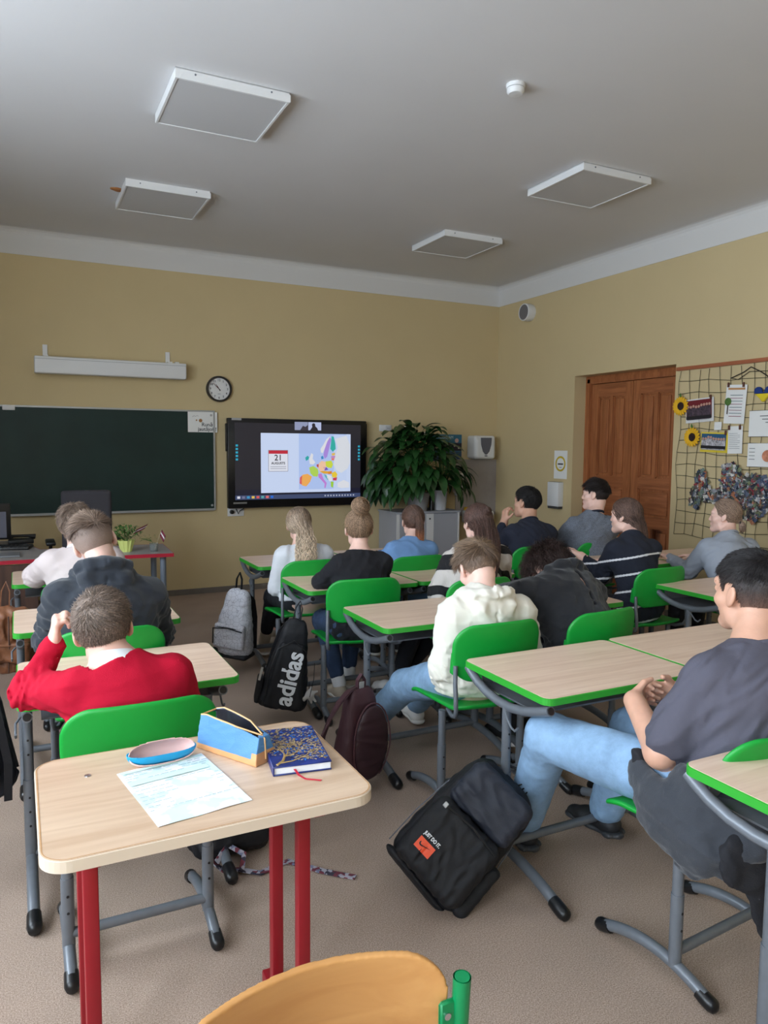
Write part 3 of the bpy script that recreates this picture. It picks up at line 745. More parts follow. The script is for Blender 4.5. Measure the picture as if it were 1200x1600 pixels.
DESKS = [  # centre x, y, turn, label
    (.325, 2.715, 0, 'green edged school desk in front of the boy in the red sweater'),
    (.31, 3.67, 0, 'green edged school desk where the person in the black hoodie with faded haircut sits'),
    (.30, 4.88, 0, 'green edged school desk nearest the teacher desk, in front of the person in beige'),
    (1.835, 2.065, 0, 'green edged desk over the pale jeans of the person in the grey T-shirt'),
    (2.545, 2.07, 0, 'green edged desk joined to the right of the desk above the pale jeans'),
    (1.775, 3.095, 0, 'green edged desk holding the maroon backpack, left of the white hoodie'),
    (2.485, 3.10, 0, 'green edged desk on which the person in black hoodie rests their head'),
    (1.765, 4.02, 0, 'green edged desk holding the black backpack with white lettering'),
    (2.475, 4.03, 0, 'green edged desk in front of the person in striped cardigan with dark long hair'),
    (1.755, 4.93, 0, 'green edged desk holding the light grey backpack, front of the middle row'),
    (2.465, 4.94, 0, 'green edged desk in front of the person in the blue top'),
    (1.845, 1.045, 0, 'green edged desk at the right edge of the photo behind the grey T-shirt'),
    (3.715, 2.93, 0, 'green edged desk with empty top behind the chair of the striped navy sweater'),
    (4.425, 2.94, 0, 'green edged desk behind the head of the person in the grey T-shirt'),
    (3.80, 3.95, 0, 'green edged desk in front of the person in striped navy sweater'),
    (4.52, 3.96, 0, 'green edged desk in front of the person in pale grey sweatshirt by the net'),
    (3.80, 5.03, 0, 'green edged desk in front of the person in plain dark navy top'),
    (4.51, 5.03, 0, 'green edged desk in front of the person in speckled grey sweater near the door'),
]
proto = make_desk('d')
for i, (x, y, r, lab) in enumerate(DESKS):
    t = proto if i == 0 else copy_tree(proto)
    t.location = (x, y, 0); t.rotation_euler.z = math.radians(r); t['label'] = lab
    if i == 11:        # this frame stands on feet set further back
        for ch in t.children:
            if ch.name.startswith('foot'): ch.location.y -= .2

def plate(fld, outline_fn, bend, half, rim, c0, lo, hi):
    """thin shell: outline_fn(a,b) signed distance in its plane, bend(a,b) offset"""
def back_mesh():
    f = Fld(.0036)
    def fn(P):
        x, y, z = P[..., 0], P[..., 1], P[..., 2]
        yb = y-(.0+1.1*x*x)+.18*(z-.1)**2*6*0
        wv = .205-.035*np.clip((.10-z)/.12, 0, 1)**2
        top = .215-.5*x*x*.9-.0*x
        rr = np.where(z > .1, .075, .045); zc = z-.105+.35*x*x
        qx = np.abs(x)-(wv-rr); qz = np.abs(zc)-(.113-rr)
        o = np.sqrt(np.maximum(qx, 0)**2+np.maximum(qz, 0)**2)+np.minimum(np.maximum(qx, qz), 0)-rr
        d = np.maximum(o, np.abs(yb)-.0045)
        rim = np.sqrt(o*o+(yb-.004)**2)-.0075
        side = np.sqrt(np.maximum(np.abs(np.abs(x)-.196)-.006, 0)**2+np.maximum(np.abs(yb-.012)-.012, 0)**2+np.maximum(np.abs(z-.05)-.04, 0)**2)-.004
        return np.minimum(np.minimum(d, rim), side)
    f._a((-.22, -.03, -.02), (.22, .09, .24), fn); return f.build()
def seat_mesh():
    f = Fld(.004)
    def fn(P):
        x, y, z = P[..., 0], P[..., 1], P[..., 2]
        zb = z+np.maximum(0, y-.10)**2*3.2-np.maximum(0, -y-.12)**2*3-.35*x*x
        wv = .19+.015*np.clip((y+.1)/.2, 0, 1)
        qx = np.abs(x)-(wv-.06); qy = np.abs(y)-(.2-.06)
        o = np.sqrt(np.maximum(qx, 0)**2+np.maximum(qy, 0)**2)+np.minimum(np.maximum(qx, qy), 0)-.06
        d = np.maximum(o, np.abs(zb)-.005)
        rim = np.sqrt(o*o+(zb+.004)**2)-.009
        return np.minimum(d, rim)
    f._a((-.22, -.22, -.07), (.22, .22, .05), fn); return f.build()
def make_chair(lab):
    t = thing('school_chair', lab, 'chair', group='green plastic school chairs')
    o = obj('backrest', back_mesh(), m_green, t); o.location = (0, -.205, .575); o.rotation_euler.x = math.radians(7)
    o = obj('seat', seat_mesh(), m_green, t); o.location = (0, .01, .432)
    for s in (-1, 1):
        p = [(s*.13, -.02, .412), (s*.17, -.07, .412), (s*.19, -.14, .41), (s*.205, -.185, .425), (s*.212, -.2, .455), (s*.212, -.198, .5), (s*.208, -.185, .56), (s*.204, -.178, .63)]
        obj('back_tube', MB().tube(p, .0095, 10), m_steel, t)
        ps = obj('post', MB().tube([(s*.2, -.075, .415), (s*.2, -.075, .24)], .0155, 12).tube([(s*.2, -.075, .27), (s*.2, -.075, .06)], .018, 12), m_steel, t)
        h = MB()
        for z in (.22, .17): h.lathe([(.004, -.019), (.004, -.0175)], (s*.2, -.075, z), 8, 'y')
        obj('height_hole', h, m_cap, ps)
        ft = [(s*.2, y, .02+.05*(1-(y/.2)**2)) for y in np.linspace(-.19, .19, 13)]
        obj('foot', MB().tube(ft, .017, 12), m_steel, t)
        for sg in (-1, 1):
            obj('foot_cap', MB().tube([(s*.2, sg*.155, .036), (s*.2, sg*.175, .028), (s*.2, sg*.195, .023), (s*.2, sg*.206, .022), (s*.2, sg*.212, .022)], [.0195, .0205, .021, .017, .007], 12), m_cap, t)
    obj('crossbar', MB().tube([(-.2, -.075, .1), (.2, -.075, .1)], .0145, 12), m_steel, t)
    return t
CHAIRS = [
    (.29, 2.27, 0, 'green plastic chair under the boy in the red sweater'),
    (.30, 3.17, 0, 'green plastic chair under the person in black hoodie with faded haircut'),
    (.30, 4.33, 0, 'green plastic chair under the person in beige behind the black hoodie'),
    (1.80, 1.47, 4, 'green plastic chair with a dark jacket, under the person in grey T-shirt'),
    (1.745, 2.63, 0, 'green plastic chair under the person in the white hoodie'),
    (2.28, 2.62, 6, 'green plastic chair of the person in black hoodie resting their head'),
    (1.68, 3.745, -7, 'green plastic chair under the person with a high hair bun'),
    (2.24, 3.50, 0, 'green plastic chair under the person in the striped grey and black cardigan'),
    (1.64, 4.46, 0, 'green plastic chair under the person in white top with long wavy hair'),
    (2.33, 4.36, 0, 'green plastic chair under the person in the blue top with ponytail'),
    (3.44, 3.37, 2, 'green plastic chair under the person in striped navy sweater'),
    (4.25, 3.30, 0, 'green plastic chair under the person in pale grey sweatshirt'),
    (3.38, 4.42, -8, 'green plastic chair beside the person in plain dark navy top'),
    (3.95, 4.45, 0, 'green plastic chair under the person in speckled grey sweater'),
]
proto = make_chair('c')
for i, (x, y, r, lab) in enumerate(CHAIRS):
    t = proto if i == 0 else copy_tree(proto)
    t.location = (x, y, 0); t.rotation_euler.z = math.radians(r); t['label'] = lab
    if i == 3:         # backrest pressed back by the person leaning on it
        for ch in t.children:
            if ch.name.startswith('backrest'): ch.location = (0, -.20, .548); ch.rotation_euler.x = math.radians(20)

# ------------------------------------------------------------ near desk with red legs
m_red = mat('red_steel', (150, 24, 36), .4, .1)
m_nlam = wood('near_laminate', (198, 166, 138), (217, 189, 162), .33, (1, 11, 11), 2.6, dist=.9)
t = thing('red_legged_desk', 'pale wood desk with red square legs standing closest to the camera', 'desk', (.363, 1.697, 0))
obj('tabletop', MB().prism(rrect(.696, .496, .055, 8), (0, 0, .6965), (1, 0, 0), (0, 1, 0), (0, 0, .0235)), m_nlam, t)
b = MB(); o_, i_ = rrect(.70, .50, .057, 8), rrect(.69, .49, .052, 8); n = len(o_)
vs = [(p[0], p[1], z) for (q, z) in ((i_, .693), (o_, .695), (o_, .718), (i_, .7204)) for p in q]
b.add(vs, [(k*n+j, k*n+(j+1) % n, ((k+1) % 4)*n+(j+1) % n, ((k+1) % 4)*n+j) for k in range(4) for j in range(n)])
obj('edge_band', b, mat('cream_edge', (216, 199, 178), .4), t)
b = MB(); o2 = rrect(.6915, .4915, .0525, 8); i2 = rrect(.688, .488, .051, 8)
b.add([(p[0], p[1], .7206) for p in o2]+[(p[0], p[1], .7206) for p in i2], [(j, (j+1) % n, n+(j+1) % n, n+j) for j in range(n)])
obj('edge_line', b, mat('edge_line', (190, 140, 86), .5), t)
for sx in (-.252, .225):
    for y, z1, zt in ((.12, .0, .69), (-.085, .0, .69)):
        obj('leg', MB().rbox((sx-.0155, y-.0155, .0), (sx+.0155, y+.0155, zt), .004, 2), m_red, t)
    obj('foot_bar', MB().rbox((sx-.018, -.2, 0), (sx+.018, .2, .035), .005, 2), m_red, t)
    obj('top_bar', MB().rbox((sx-.015, -.2, .664), (sx+.015, .2, .694), .004, 2), m_red, t)
obj('rear_rail', MB().box((-.25, .11, .655), (.225, .135, .69)), m_red, t)
obj('hook', MB().tube([(-.27, -.1, .68), (-.28, -.1, .664), (-.28, -.115, .654), (-.28, -.13, .662)], .003, 8), m_red, t)
obj('metal_stud', MB().lathe([(.008, .7195), (.0075, .7215), (0, .7218)], (-.237, .118, 0), 16), m_chrome, t)

# things on the near desk
ZT = .7205
t = thing('worksheet', 'white printed worksheet with pale green areas on the near desk', 'paper', (.315, 1.66, ZT+.0005))
o = Vector((.315, 1.66, 0)); q = [(.207, 1.79), (.378, 1.822), (.440, 1.522), (.238, 1.502)]
# sheet frame: long side runs away from the camera
c_, s_ = math.cos(math.radians(9)), math.sin(math.radians(9))
def ws(a, b_, z=0): return (c_*a-s_*b_, s_*a+c_*b_, z)
def wsr(x0, y0, x1, y1, z): return [ws(x0, y0, z), ws(x1, y0, z), ws(x1, y1, z), ws(x0, y1, z)]
b = MB(); g = []
N_ = 12
for i in range(N_+1):
    for j in range(N_+1):
        a, d = -.105+.21*i/N_, -.148+.297*j/N_
        g.append(ws(a, d, .0012+.004*max(0, (j/N_-.8))*max(0, i/N_-.5)*4+.0008*math.sin(i*.9+j*.5)))
b.add(g+[(x, y, z-.0006) for x, y, z in g], [(i*(N_+1)+j, (i+1)*(N_+1)+j, (i+1)*(N_+1)+j+1, i*(N_+1)+j+1) for i in range(N_) for j in range(N_)]+[(k+(N_+1)**2, ) * 0 or ((i*(N_+1)+j)+(N_+1)**2, i*(N_+1)+j+1+(N_+1)**2, (i+1)*(N_+1)+j+1+(N_+1)**2, (i+1)*(N_+1)+j+(N_+1)**2) for i in range(N_) for j in range(N_) for k in (0,)], True)
wsm = mat('worksheet_white', (238, 240, 240), .7)
nt = wsm.node_tree; tc = nt.nodes.new('ShaderNodeTexCoord'); nz = nt.nodes.new('ShaderNodeTexNoise'); nz.inputs['Scale'].default_value = 16; nz.inputs['Detail'].default_value = 5
nt.links.new(tc.outputs['Object'], nz.inputs['Vector']); cr = nt.nodes.new('ShaderNodeValToRGB'); e = cr.color_ramp.elements
e[0].position = .44; e[0].color = (*lin((214, 234, 230)), 1); e[1].position = .5; e[1].color = (*lin((242, 243, 243)), 1)
nt.links.new(nz.outputs['Fac'], cr.inputs['Fac']); nt.links.new(cr.outputs['Color'], nt.nodes['Principled BSDF'].inputs['Base Color'])
obj('sheet', b, wsm, t)
b = MB()
b.add(wsr(-.1, .06, .09, .085, .0034), [(0,1,2,3)]); b.add(wsr(-.1, .13, .1, .142, .0036), [(0,1,2,3)])
obj('green_band', b, mat('pale_green', (206, 230, 222), .7), t)
b = MB(); rnd = random.Random(3)
for r in range(12):
    yy = .12-.012*r if r < 4 else .045-.018*(r-4)
    x = -.098
    while x < .09:
        wd = rnd.uniform(.006, .02)
        if rnd.random() < .8 and not (-.02 < x < .07 and -.08 < yy < .03): b.add(wsr(x, yy, x+wd, yy+.0022, .0038), [(0,1,2,3)])
        x += wd+.004
obj('printed_lines', b, mat('pale_print', (150, 168, 176), .7), t)
# glasses case: turquoise shell lined in pink
t = thing('glasses_case', 'open turquoise glasses case lined in pink on the near desk', 'glasses case', (.297, 1.832, ZT), math.radians(3))
Rg = np.eye(3)
f = Fld(.0025)
def shell(P, rx=.085, ry=.03, h=.034, open_=True):
    x, y, z = P[..., 0], P[..., 1], P[..., 2]
    d = ((np.abs(x)/rx)**3+(np.abs(y)/ry)**2.2+(np.maximum(0, h-z)/(h*1.0))**2.6)**(1/2.6)-1
    return d*ry*.8
f._a((-.09, -.035, -.004), (.09, .035, .036), lambda P: np.maximum(shell(P), P[..., 2]-.03-.3*P[..., 0]**2)); f._a((-.09, -.035, -.004), (.09, .035, .05), lambda P: shell(P-V(0, 0, .003), .081, .026, .034), 'sub', .002)
o_ = obj('lower_shell', f.build(), mat('turquoise', (16, 150, 200), .35), t); o_.location = (0, -.012, 0)
f = Fld(.0025)
f._a((-.08, -.03, -.004), (.08, .03, .036), lambda P: np.maximum(shell(P, .08, .026, .032), P[..., 2]-.032)); f._a((-.09, -.035, -.004), (.09, .035, .06), lambda P: shell(P-V(0, 0, .004), .077, .0235, .034), 'sub', .002)
o_ = obj('pink_lining', f.build(), mat('pink_felt', (236, 190, 180), .9), t); o_.location = (0, .006, .008); o_.rotation_euler.x = math.radians(52); o_.scale = (1.02, 1.15, 1.15)
# pencil case
t = thing('pencil_case', 'blue pencil case with tan trim standing unzipped on the near desk', 'pencil case', (.475, 1.795, ZT), math.radians(-60))
L_, Wd, Hh = .105, .036, .092
pcw = lambda x: np.interp(x, [-.105, -.06, .03, .09], [.026, .034, .026, .004])
pch = lambda x: np.interp(x, [-.105, -.07, .02, .105], [.086, .094, .084, .064])
f = Fld(.0018); f._a((-L_, -Wd-.01, 0), (L_, Wd+.01, Hh+.01), lambda P: (lambda x, y, z: np.maximum(np.maximum(np.abs(x)-(L_-.1*z), np.abs(y)-(Wd+(pcw(x)-Wd)*np.clip(z/Hh, 0, 1)**1.6)), np.maximum(z-pch(x), -z))*.9)(P[..., 0], P[..., 1], P[..., 2]))
f._a((-L_, -Wd, .01), (L_, Wd, Hh+.05), lambda P: (lambda x, y, z: np.maximum(np.maximum(np.abs(x+.006)-(L_*.93-.1*z), np.abs(y)-(Wd+(pcw(x)-Wd)*np.clip(z/Hh, 0, 1)**1.6-.0048)), .012-z)*.9)(P[..., 0], P[..., 1], P[..., 2]), 'sub', .002)
f.fold(.001, .05, 4)
o_ = obj('blue_body', f.build(), None, t)
me = o_.data; me.materials.append(mat('case_blue', (80, 132, 182), .6, bump=.3, bscale=500)); me.materials.append(mat('case_lining', (24, 26, 40), .45)); me.materials.append(mat('case_tan', (206, 150, 100), .55))
for p in me.polygons:
    c = p.center; n_ = p.normal
    wo = Wd+(float(pcw(c.x))-Wd)*min(1, max(0, c.z)/Hh)**1.6
    inside = abs(c.y) < wo-.002 and abs(c.x) < L_-.1*c.z-.002 and c.z > .009 and c.z < float(pch(c.x))-.001
    p.material_index = 1 if inside else (2 if c.z < .016 or (c.x > L_*.82 and c.z < .03) else 0)
b = MB(); zr = []
for s in (-1, 1):
    b.tube([(x_, s*(float(pcw(x_))-.0015), float(pch(x_))+.0005) for x_ in (-.094, -.07, -.03, 0, .03, .06, .09)], .0022, 6)
b.tube([(-.094, -.026, .088), (-.094, .026, .088)], .0022, 6); b.tube([(.09, 0, .067), (.1, 0, .06), (.104, 0, .01)], .0022, 6)
obj('zip_trim', b, mat('zip_tan', (214, 168, 112), .5), t)
# notebook with golden tree
t = thing('notebook', 'dark blue hardcover notebook with a golden tree and red ribbon', 'book', (.607, 1.728, ZT), math.radians(-9))
bw, bh_, bt = .071, .119, .022
obj('pages', MB().box((-bw+.004, -bh_+.004, .003), (bw-.002, bh_-.004, bt-.003)), mat('page_white', (226, 228, 232), .8), t)
b = MB().rbox((-bw, -bh_, 0), (bw, bh_, .003), .001, 1).rbox((-bw, -bh_, bt-.003), (bw, bh_, bt), .001, 1).box((-bw, -bh_, .001), (-bw+.003, bh_, bt-.001))
bm_ = mat('cover_blue', (26, 44, 110), .35, noise=.5, nscale=25)
obj('cover', b, bm_, t)
gold = mat('gold_foil', (212, 176, 110), .3, .5); b = MB(); rnd = random.Random(11)
zc = bt+.0006
def branch(p, a, ln, r, dep):
    q = (p[0]+ln*math.cos(a), p[1]+ln*math.sin(a)); m_ = ((p[0]+q[0])/2+.1*ln*math.sin(a), (p[1]+q[1])/2-.1*ln*math.cos(a))
    if not (-bw+.004 < q[0] < bw-.004 and -bh_+.004 < q[1] < bh_-.004): return
    b.tube([(p[0], p[1], zc), (m_[0], m_[1], zc), (q[0], q[1], zc)], [r, r*.85, r*.7], 6, flat=(1, .35))
    if dep == 0:
        return
    for s_2 in (-1, 1, .2)[:3 if dep > 2 else 2]: branch(q, a+s_2*rnd.uniform(.35, .75), ln*rnd.uniform(.62, .85), r*.62, dep-1)
branch((-bw+.012, -bh_+.012), 1.05, .05, .0042, 5); branch((-bw+.02, -bh_+.02), .35, .06, .003, 4)
obj('gold_tree', b, gold, t)
b = MB(); b2 = MB()
for i in range(620):
    x, y = rnd.uniform(-bw+.005, bw-.005), rnd.uniform(-bh_+.02, bh_-.005)
    if x < -bw/3 and y < -bh_*.45: continue
    a = rnd.uniform(0, 6.28); l_, w_2 = rnd.uniform(.003, .0055), rnd.uniform(.002, .0034)
    pts = [(x+l_*math.cos(a), y+l_*math.sin(a), zc+.0004), (x-w_2*math.sin(a), y+w_2*math.cos(a), zc+.0004), (x-l_*math.cos(a), y-l_*math.sin(a), zc+.0004), (x+w_2*math.sin(a), y-w_2*math.cos(a), zc+.0004)]
    (b if i % 3 else b2).add(pts, [(0,1,2,3)])
obj('gold_leaves', b, mat('gold_leaf', (206, 182, 140), .4, .3), t); obj('blue_leaves', b2, mat('blue_leaf', (50, 120, 210), .4), t)
rb = [(-.02, -bh_+.02, bt*.5), (-.018, -bh_-.004, bt*.5), (-.013, -bh_-.02, .006), (-.0, -bh_-.034, .0012), (.02, -bh_-.044, .0012), (.034, -bh_-.052, .0012)]
obj('ribbon_marker', MB().ribbon(rb, .006, .0006, (0, 0, 1)), mat('ribbon_red', (206, 34, 60), .5), t)

# ------------------------------------------------------------ wooden chair with green tubes at the bottom edge
m_ply = wood('plywood', (190, 134, 76), (206, 152, 92), .35, (2, 14, 14), 2, dist=.7)
m_gtube = mat('green_tube', (6, 134, 78), .32, .1)
t = thing('plywood_chair', 'plywood backed chair with green steel tubes at the bottom of the photo', 'chair', (.31, 1.0, 0), 0)
def ply_back():
    f = Fld(.003)
    def fn(P):
        x, y, z = P[..., 0], P[..., 1], P[..., 2]
        yb = y+1.6*x*x; top = .085+.0*x
        qx = np.abs(x)-(.185-.055); qz = np.abs(z)-(.09-.055)
        o = np.sqrt(np.maximum(qx, 0)**2+np.maximum(qz, 0)**2)+np.minimum(np.maximum(qx, qz), 0)-.055
        return np.maximum(o, np.abs(yb)-.0055)
    f._a((-.2, -.07, -.1), (.2, .02, .1), fn); return f.build()
o_ = obj('backrest', ply_back(), m_ply, t); o_.location = (-.0, -.145, .745); o_.rotation_euler = (math.radians(8), 0, 0)
o_ = obj('seat', seat_mesh(), m_ply, t); o_.location = (0, .03, .44); o_.scale = (.93, .93, 1)
for s in (-1, 1):
    xx = s*.203
    h_ = MB().tube([(xx, .16, .02), (xx, -.2, .02), (xx, -.215, .03), (xx, -.21, .07), (xx, -.19, .45), (xx, -.2, .6), (xx, -.214, .793)], .0125, 14, cap=False)
    h_.tube([(xx, -.214, .793), (xx, -.2, .65)], .0105, 14, cap=True)
    fr = obj('side_frame', h_, m_gtube, t)
    obj('front_tube', MB().tube([(xx, .16, .02), (xx, .175, .04), (xx, .17, .42), (xx, -.18, .42)], .0125, 12), m_gtube, t)
    bk = obj('bracket', MB().rbox((xx-s*.034, -.214, .655), (xx-s*.006, -.208, .765), .004, 1), m_gtube, t)
    obj('rivet', MB().lathe([(.005, -.217), (.004, -.2135)], (xx-s*.023, 0, .745), 10, 'y'), m_chrome, bk)

# ------------------------------------------------------------ teacher's corner
m_ttop = wood('teacher_top', (150, 146, 146), (164, 158, 156), .4, (1, 10, 10), 2)
m_tred = mat('red_edge', (176, 24, 50), .45); m_tbrown = wood('dark_panel', (66, 44, 36), (84, 58, 46), .5, (10, 10, 1), 2)
t = thing('teacher_desk', 'grey topped teacher desk with red edge under the chalkboard', 'desk', (0, 5.9, 0))
P_ = [(-1.3, -.47), (.13, -.42), (.99, -.5), (1.01, .06), (.13, .08), (.0, .72), (-1.3, .72)]
obj('tabletop', MB().prism(P_, (0, 0, .697), (1, 0, 0), (0, 1, 0), (0, 0, .024)), m_ttop, t)
b = MB(); cx_, cy_ = -.2, .1
for i in range(len(P_)):
    a, c = Vector((*P_[i], 0)), Vector((*P_[(i+1) % len(P_)], 0)); d = (c-a).normalized(); n_ = Vector((d.y, -d.x, 0))
    b.add([a+Vector((0,0,.696)), c+Vector((0,0,.696)), c+n_*.003+Vector((0,0,.696)), a+n_*.003+Vector((0,0,.696)), a+Vector((0,0,.7215)), c+Vector((0,0,.7215)), c+n_*.003+Vector((0,0,.7215)), a+n_*.003+Vector((0,0,.7215))], [(0,1,2,3), (7,6,5,4), (3,2,6,7), (0,4,5,1), (0,3,7,4), (1,5,6,2)])
obj('red_edge', b, m_tred, t)
obj('modesty_panel', MB().box((-1.28, -.44, .03), (.1, -.42, .69)).box((.08, -.42, .03), (.1, .1, .69)), m_tbrown, t)
obj('keyboard_tray', MB().box((-.3, -.3, .735), (-.0, -.2, .75)), m_ttop, t) if False else None
for x, y in ((.93, -.42), (.93, .0)): obj('leg', MB().tube([(x, y, 0), (x, y, .697)], .022, 14), mat('blue_grey_leg', (128, 138, 152), .4, .2), t)
obj('cable_tray', MB().box((.3, -.1, .64), (.85, .0, .69)), m_black, t)
t = thing('computer_monitor', 'dark computer monitor at the left edge on the teacher desk', 'monitor', (-.3, 6.2, .721))
b = MB().rbox((-.22, -.02, .06), (.245, .01, .33), .006, 2); obj('housing', b, m_bez, t)
obj('panel', MB().box((-.2, -.022, .075), (.215, -.019, .27)), mat('screen_grey', (92, 94, 108), .3), t)
obj('stand', MB().rbox((-.03, -.0, .0), (.03, .03, .1), .004, 1).rbox((-.12, -.09, 0), (.12, .09, .012), .004, 1), m_bez, t)
t = thing('keyboard_dock', 'flat black keyboard on the left part of the teacher desk', 'keyboard', (-.08, 6.1, .721), math.radians(-12))
obj('base', MB().rbox((-.3, -.09, 0), (.16, .09, .02), .006, 2), m_black, t)
b = MB()
for i in range(15):
    for j in range(5): b.box((-.29+i*.03, -.08+j*.032, .02), (-.265+i*.03, -.053+j*.032, .024))
obj('keys', b, mat('key_black', (34, 34, 38), .5), t)
t = thing('desk_phone', 'black desk phone behind the keyboard on the teacher desk', 'phone', (.01, 6.42, .721))
obj('base', MB().rbox((-.09, -.07, 0), (.09, .07, .035), .008, 2), m_black, t)
obj('handset', MB().tube([(-.08, .0, .05), (-.05, -.01, .058), (.05, -.01, .058), (.1, 0, .048)], [.02, .012, .012, .022], 10), m_black, t)
tag(obj('flat_folder', MB().rbox((-.55, 5.62, .722), (.0, 5.8, .735), .003, 1), mat('folder_grey', (120, 122, 126), .5)), 'flat grey folder near the front edge of the teacher desk', 'folder')
t = thing('office_chair', 'tall dark grey office chair behind the teacher desk', 'chair', (.48, 6.22, 0))
m_uph = mat('charcoal_mesh', (58, 56, 62), .8, bump=.4, bscale=400)
f = Fld(.008); f.box((0, 0, .87), (.185, .03, .27), .03); obj('backrest', f.build(), m_uph, t)
f = Fld(.01); f.box((0, .27, .48), (.24, .24, .04), .035); obj('seat', f.build(), m_uph, t)
for s in (-1, 1): obj('armrest', MB().rbox((s*.26-.035, .08, .70), (s*.26+.035, .34, .73), .01, 2).tube([(s*.26, .2, .7), (s*.26, .2, .5), (s*.2, .2, .46)], .014, 8), m_black, t)
obj('gas_lift', MB().tube([(0, .27, .44), (0, .27, .08)], .025, 12).tube([(0, .02, .6), (0, .05, .46), (0, .2, .44)], .02, 8), m_black, t)
for k in range(5):
    a = 2*pi*k/5+.3; lg = obj('base_leg', MB().tube([(0, .27, .1), (.28*math.cos(a), .27+.28*math.sin(a), .07)], [.022, .014], 8), m_black, t)
    obj('castor', MB().lathe([(.0, -.012), (.028, -.012), (.028, .012), (0, .012)], (.28*math.cos(a), .27+.28*math.sin(a), .03), 12, 'y'), m_black, lg)

def leaf_fan(b, base, tip, wd, droop=.2, n=6, nrm_=(0, 0, 1), fold=.25):
    base, tip = Vector(base), Vector(tip); d = tip-base; L = d.length; sd = d.cross(Vector(nrm_)).normalized(); up_ = sd.cross(d).normalized()
    vs = []; fs = []
    for i in range(n+1):
        t_ = i/n; p = base+d*t_+up_*(math.sin(t_*pi)*droop*L); ww = wd*math.sin(pi*min(1, .04+t_**.8*.96))**.8
        vs += [p-sd*ww+up_*ww*fold, p, p+sd*ww+up_*ww*fold]
    for i in range(n): a = i*3; fs += [(a, a+1, a+4, a+3), (a+1, a+2, a+5, a+4)]
    b.add(vs, fs, True)
m_leaf = mat('herb_green', (76, 112, 50), .6, noise=.3, nscale=60)
t = thing('herb_pot', 'small leafy herb in a pale yellow green pleated pot', 'potted plant', (.695, 5.62, .721))
n = 36; vs = []; 
for (r, z) in ((.036, 0), (.058, .085), (.054, .085), (.034, .008)):
    for j in range(n): a = 2*pi*j/n; rr = r*(1+.07*(j % 3 == 0)); vs.append((rr*math.cos(a), rr*math.sin(a), z))
b = MB().add(vs, [(k*n+j, k*n+(j+1) % n, (k+1)*n+(j+1) % n, (k+1)*n+j) for k in range(3) for j in range(n)]+[tuple(range(n-1, -1, -1)), tuple(range(3*n, 4*n))])
obj('pot', b, mat('lime_pot', (212, 220, 130), .5), t)
obj('soil', MB().lathe([(.05, .07), (.0, .075)], n=20), mat('soil', (50, 38, 30), .95), t)
b = MB(); rnd = random.Random(5)
for i in range(170):
    a = rnd.uniform(0, 6.28); r = rnd.uniform(.01, .11); z = .1+rnd.uniform(0, .1)*(1-r*3); p = Vector((r*math.cos(a), r*math.sin(a), z))
    leaf_fan(b, p, p+Vector((rnd.uniform(-.03, .03), rnd.uniform(-.03, .03), rnd.uniform(-.005, .03))), .008, .1, 3)
for i in range(22): a = rnd.uniform(0, 6.28); b.tube([(0, 0, .07), (.05*math.cos(a), .05*math.sin(a), .11), (.09*math.cos(a), .09*math.sin(a), .15)], .0012, 4)
obj('foliage', b, m_leaf, t)
m_mar = mat('flag_maroon', (112, 26, 50), .7); m_fw = mat('flag_white', (232, 228, 230), .7)
def flag(name, lab, foot, top, ang, fl=(.1, .055), dz=0):
    t = thing(name, lab, 'flag', foot, group='small maroon and white paper flags')
    d = Vector(top)-Vector(foot); obj('stick', MB().tube([(0, 0, 0), tuple(d)], .0018, 6), mat('stick_wood', (206, 186, 150), .6), t)
    dn = d.normalized(); out = Vector((math.cos(ang)*.9, -.2, math.sin(ang))).normalized()
    for i, (a, c, m_) in enumerate(((0, .4, m_mar), (.4, .6, m_fw), (.6, 1, m_mar))):
        b = MB(); vs = []
        for j in range(7):
            u_ = j/6; w_ = Vector((0, 1, 0))*.006*math.sin(u_*6)
            for q in (a, c): vs.append(d-dn*fl[1]*q+out*fl[0]*u_+w_)
        vs2 = [v+Vector((0, .0008, 0)) for v in vs]
        b.add(vs+vs2, [(2*j, 2*j+1, 2*j+3, 2*j+2) for j in range(6)]+[(14+2*j, 14+2*j+2, 14+2*j+3, 14+2*j+1) for j in range(6)], True)
        obj('stripe', b, m_, t)
flag('paper_flag', 'small maroon and white flag tilted over the yellow green herb pot', (.70, 5.6, .795), (.75, 5.53, .885), .45)
flag('paper_flag', 'small maroon and white flag drooping from the glass on the teacher desk', (.885, 5.56, .73), (.935, 5.54, .885), -1.1, (.06, .05))
t = thing('drinking_glass', 'small glass holding a sprig and a flag on the teacher desk', 'glass', (.88, 5.56, .721))
gm = mat('clear_glass', (225, 232, 232), .05); gm.node_tree.nodes['Principled BSDF'].inputs['Transmission Weight'].default_value = .9
obj('tumbler', MB().lathe([(.0, 0), (.028, 0), (.032, .06), (.0305, .06), (.027, .004), (0, .004)], n=20), gm, t)
b = MB()
for i in range(24):
    a = rnd.uniform(0, 6.28); h_ = rnd.uniform(.07, .12); p = Vector((-.02+.05*math.cos(a)-.03*(i % 3), .04*math.sin(a), h_)); leaf_fan(b, p, p+Vector((rnd.uniform(-.02, .02), 0, .012)), .006, .1, 3)
for i in range(6): b.tube([(0, 0, .01), (-.01, 0, .07), (-.04-.012*i, .02*math.cos(i), .1)], .001, 4)
obj('sprig', b, m_leaf, t)

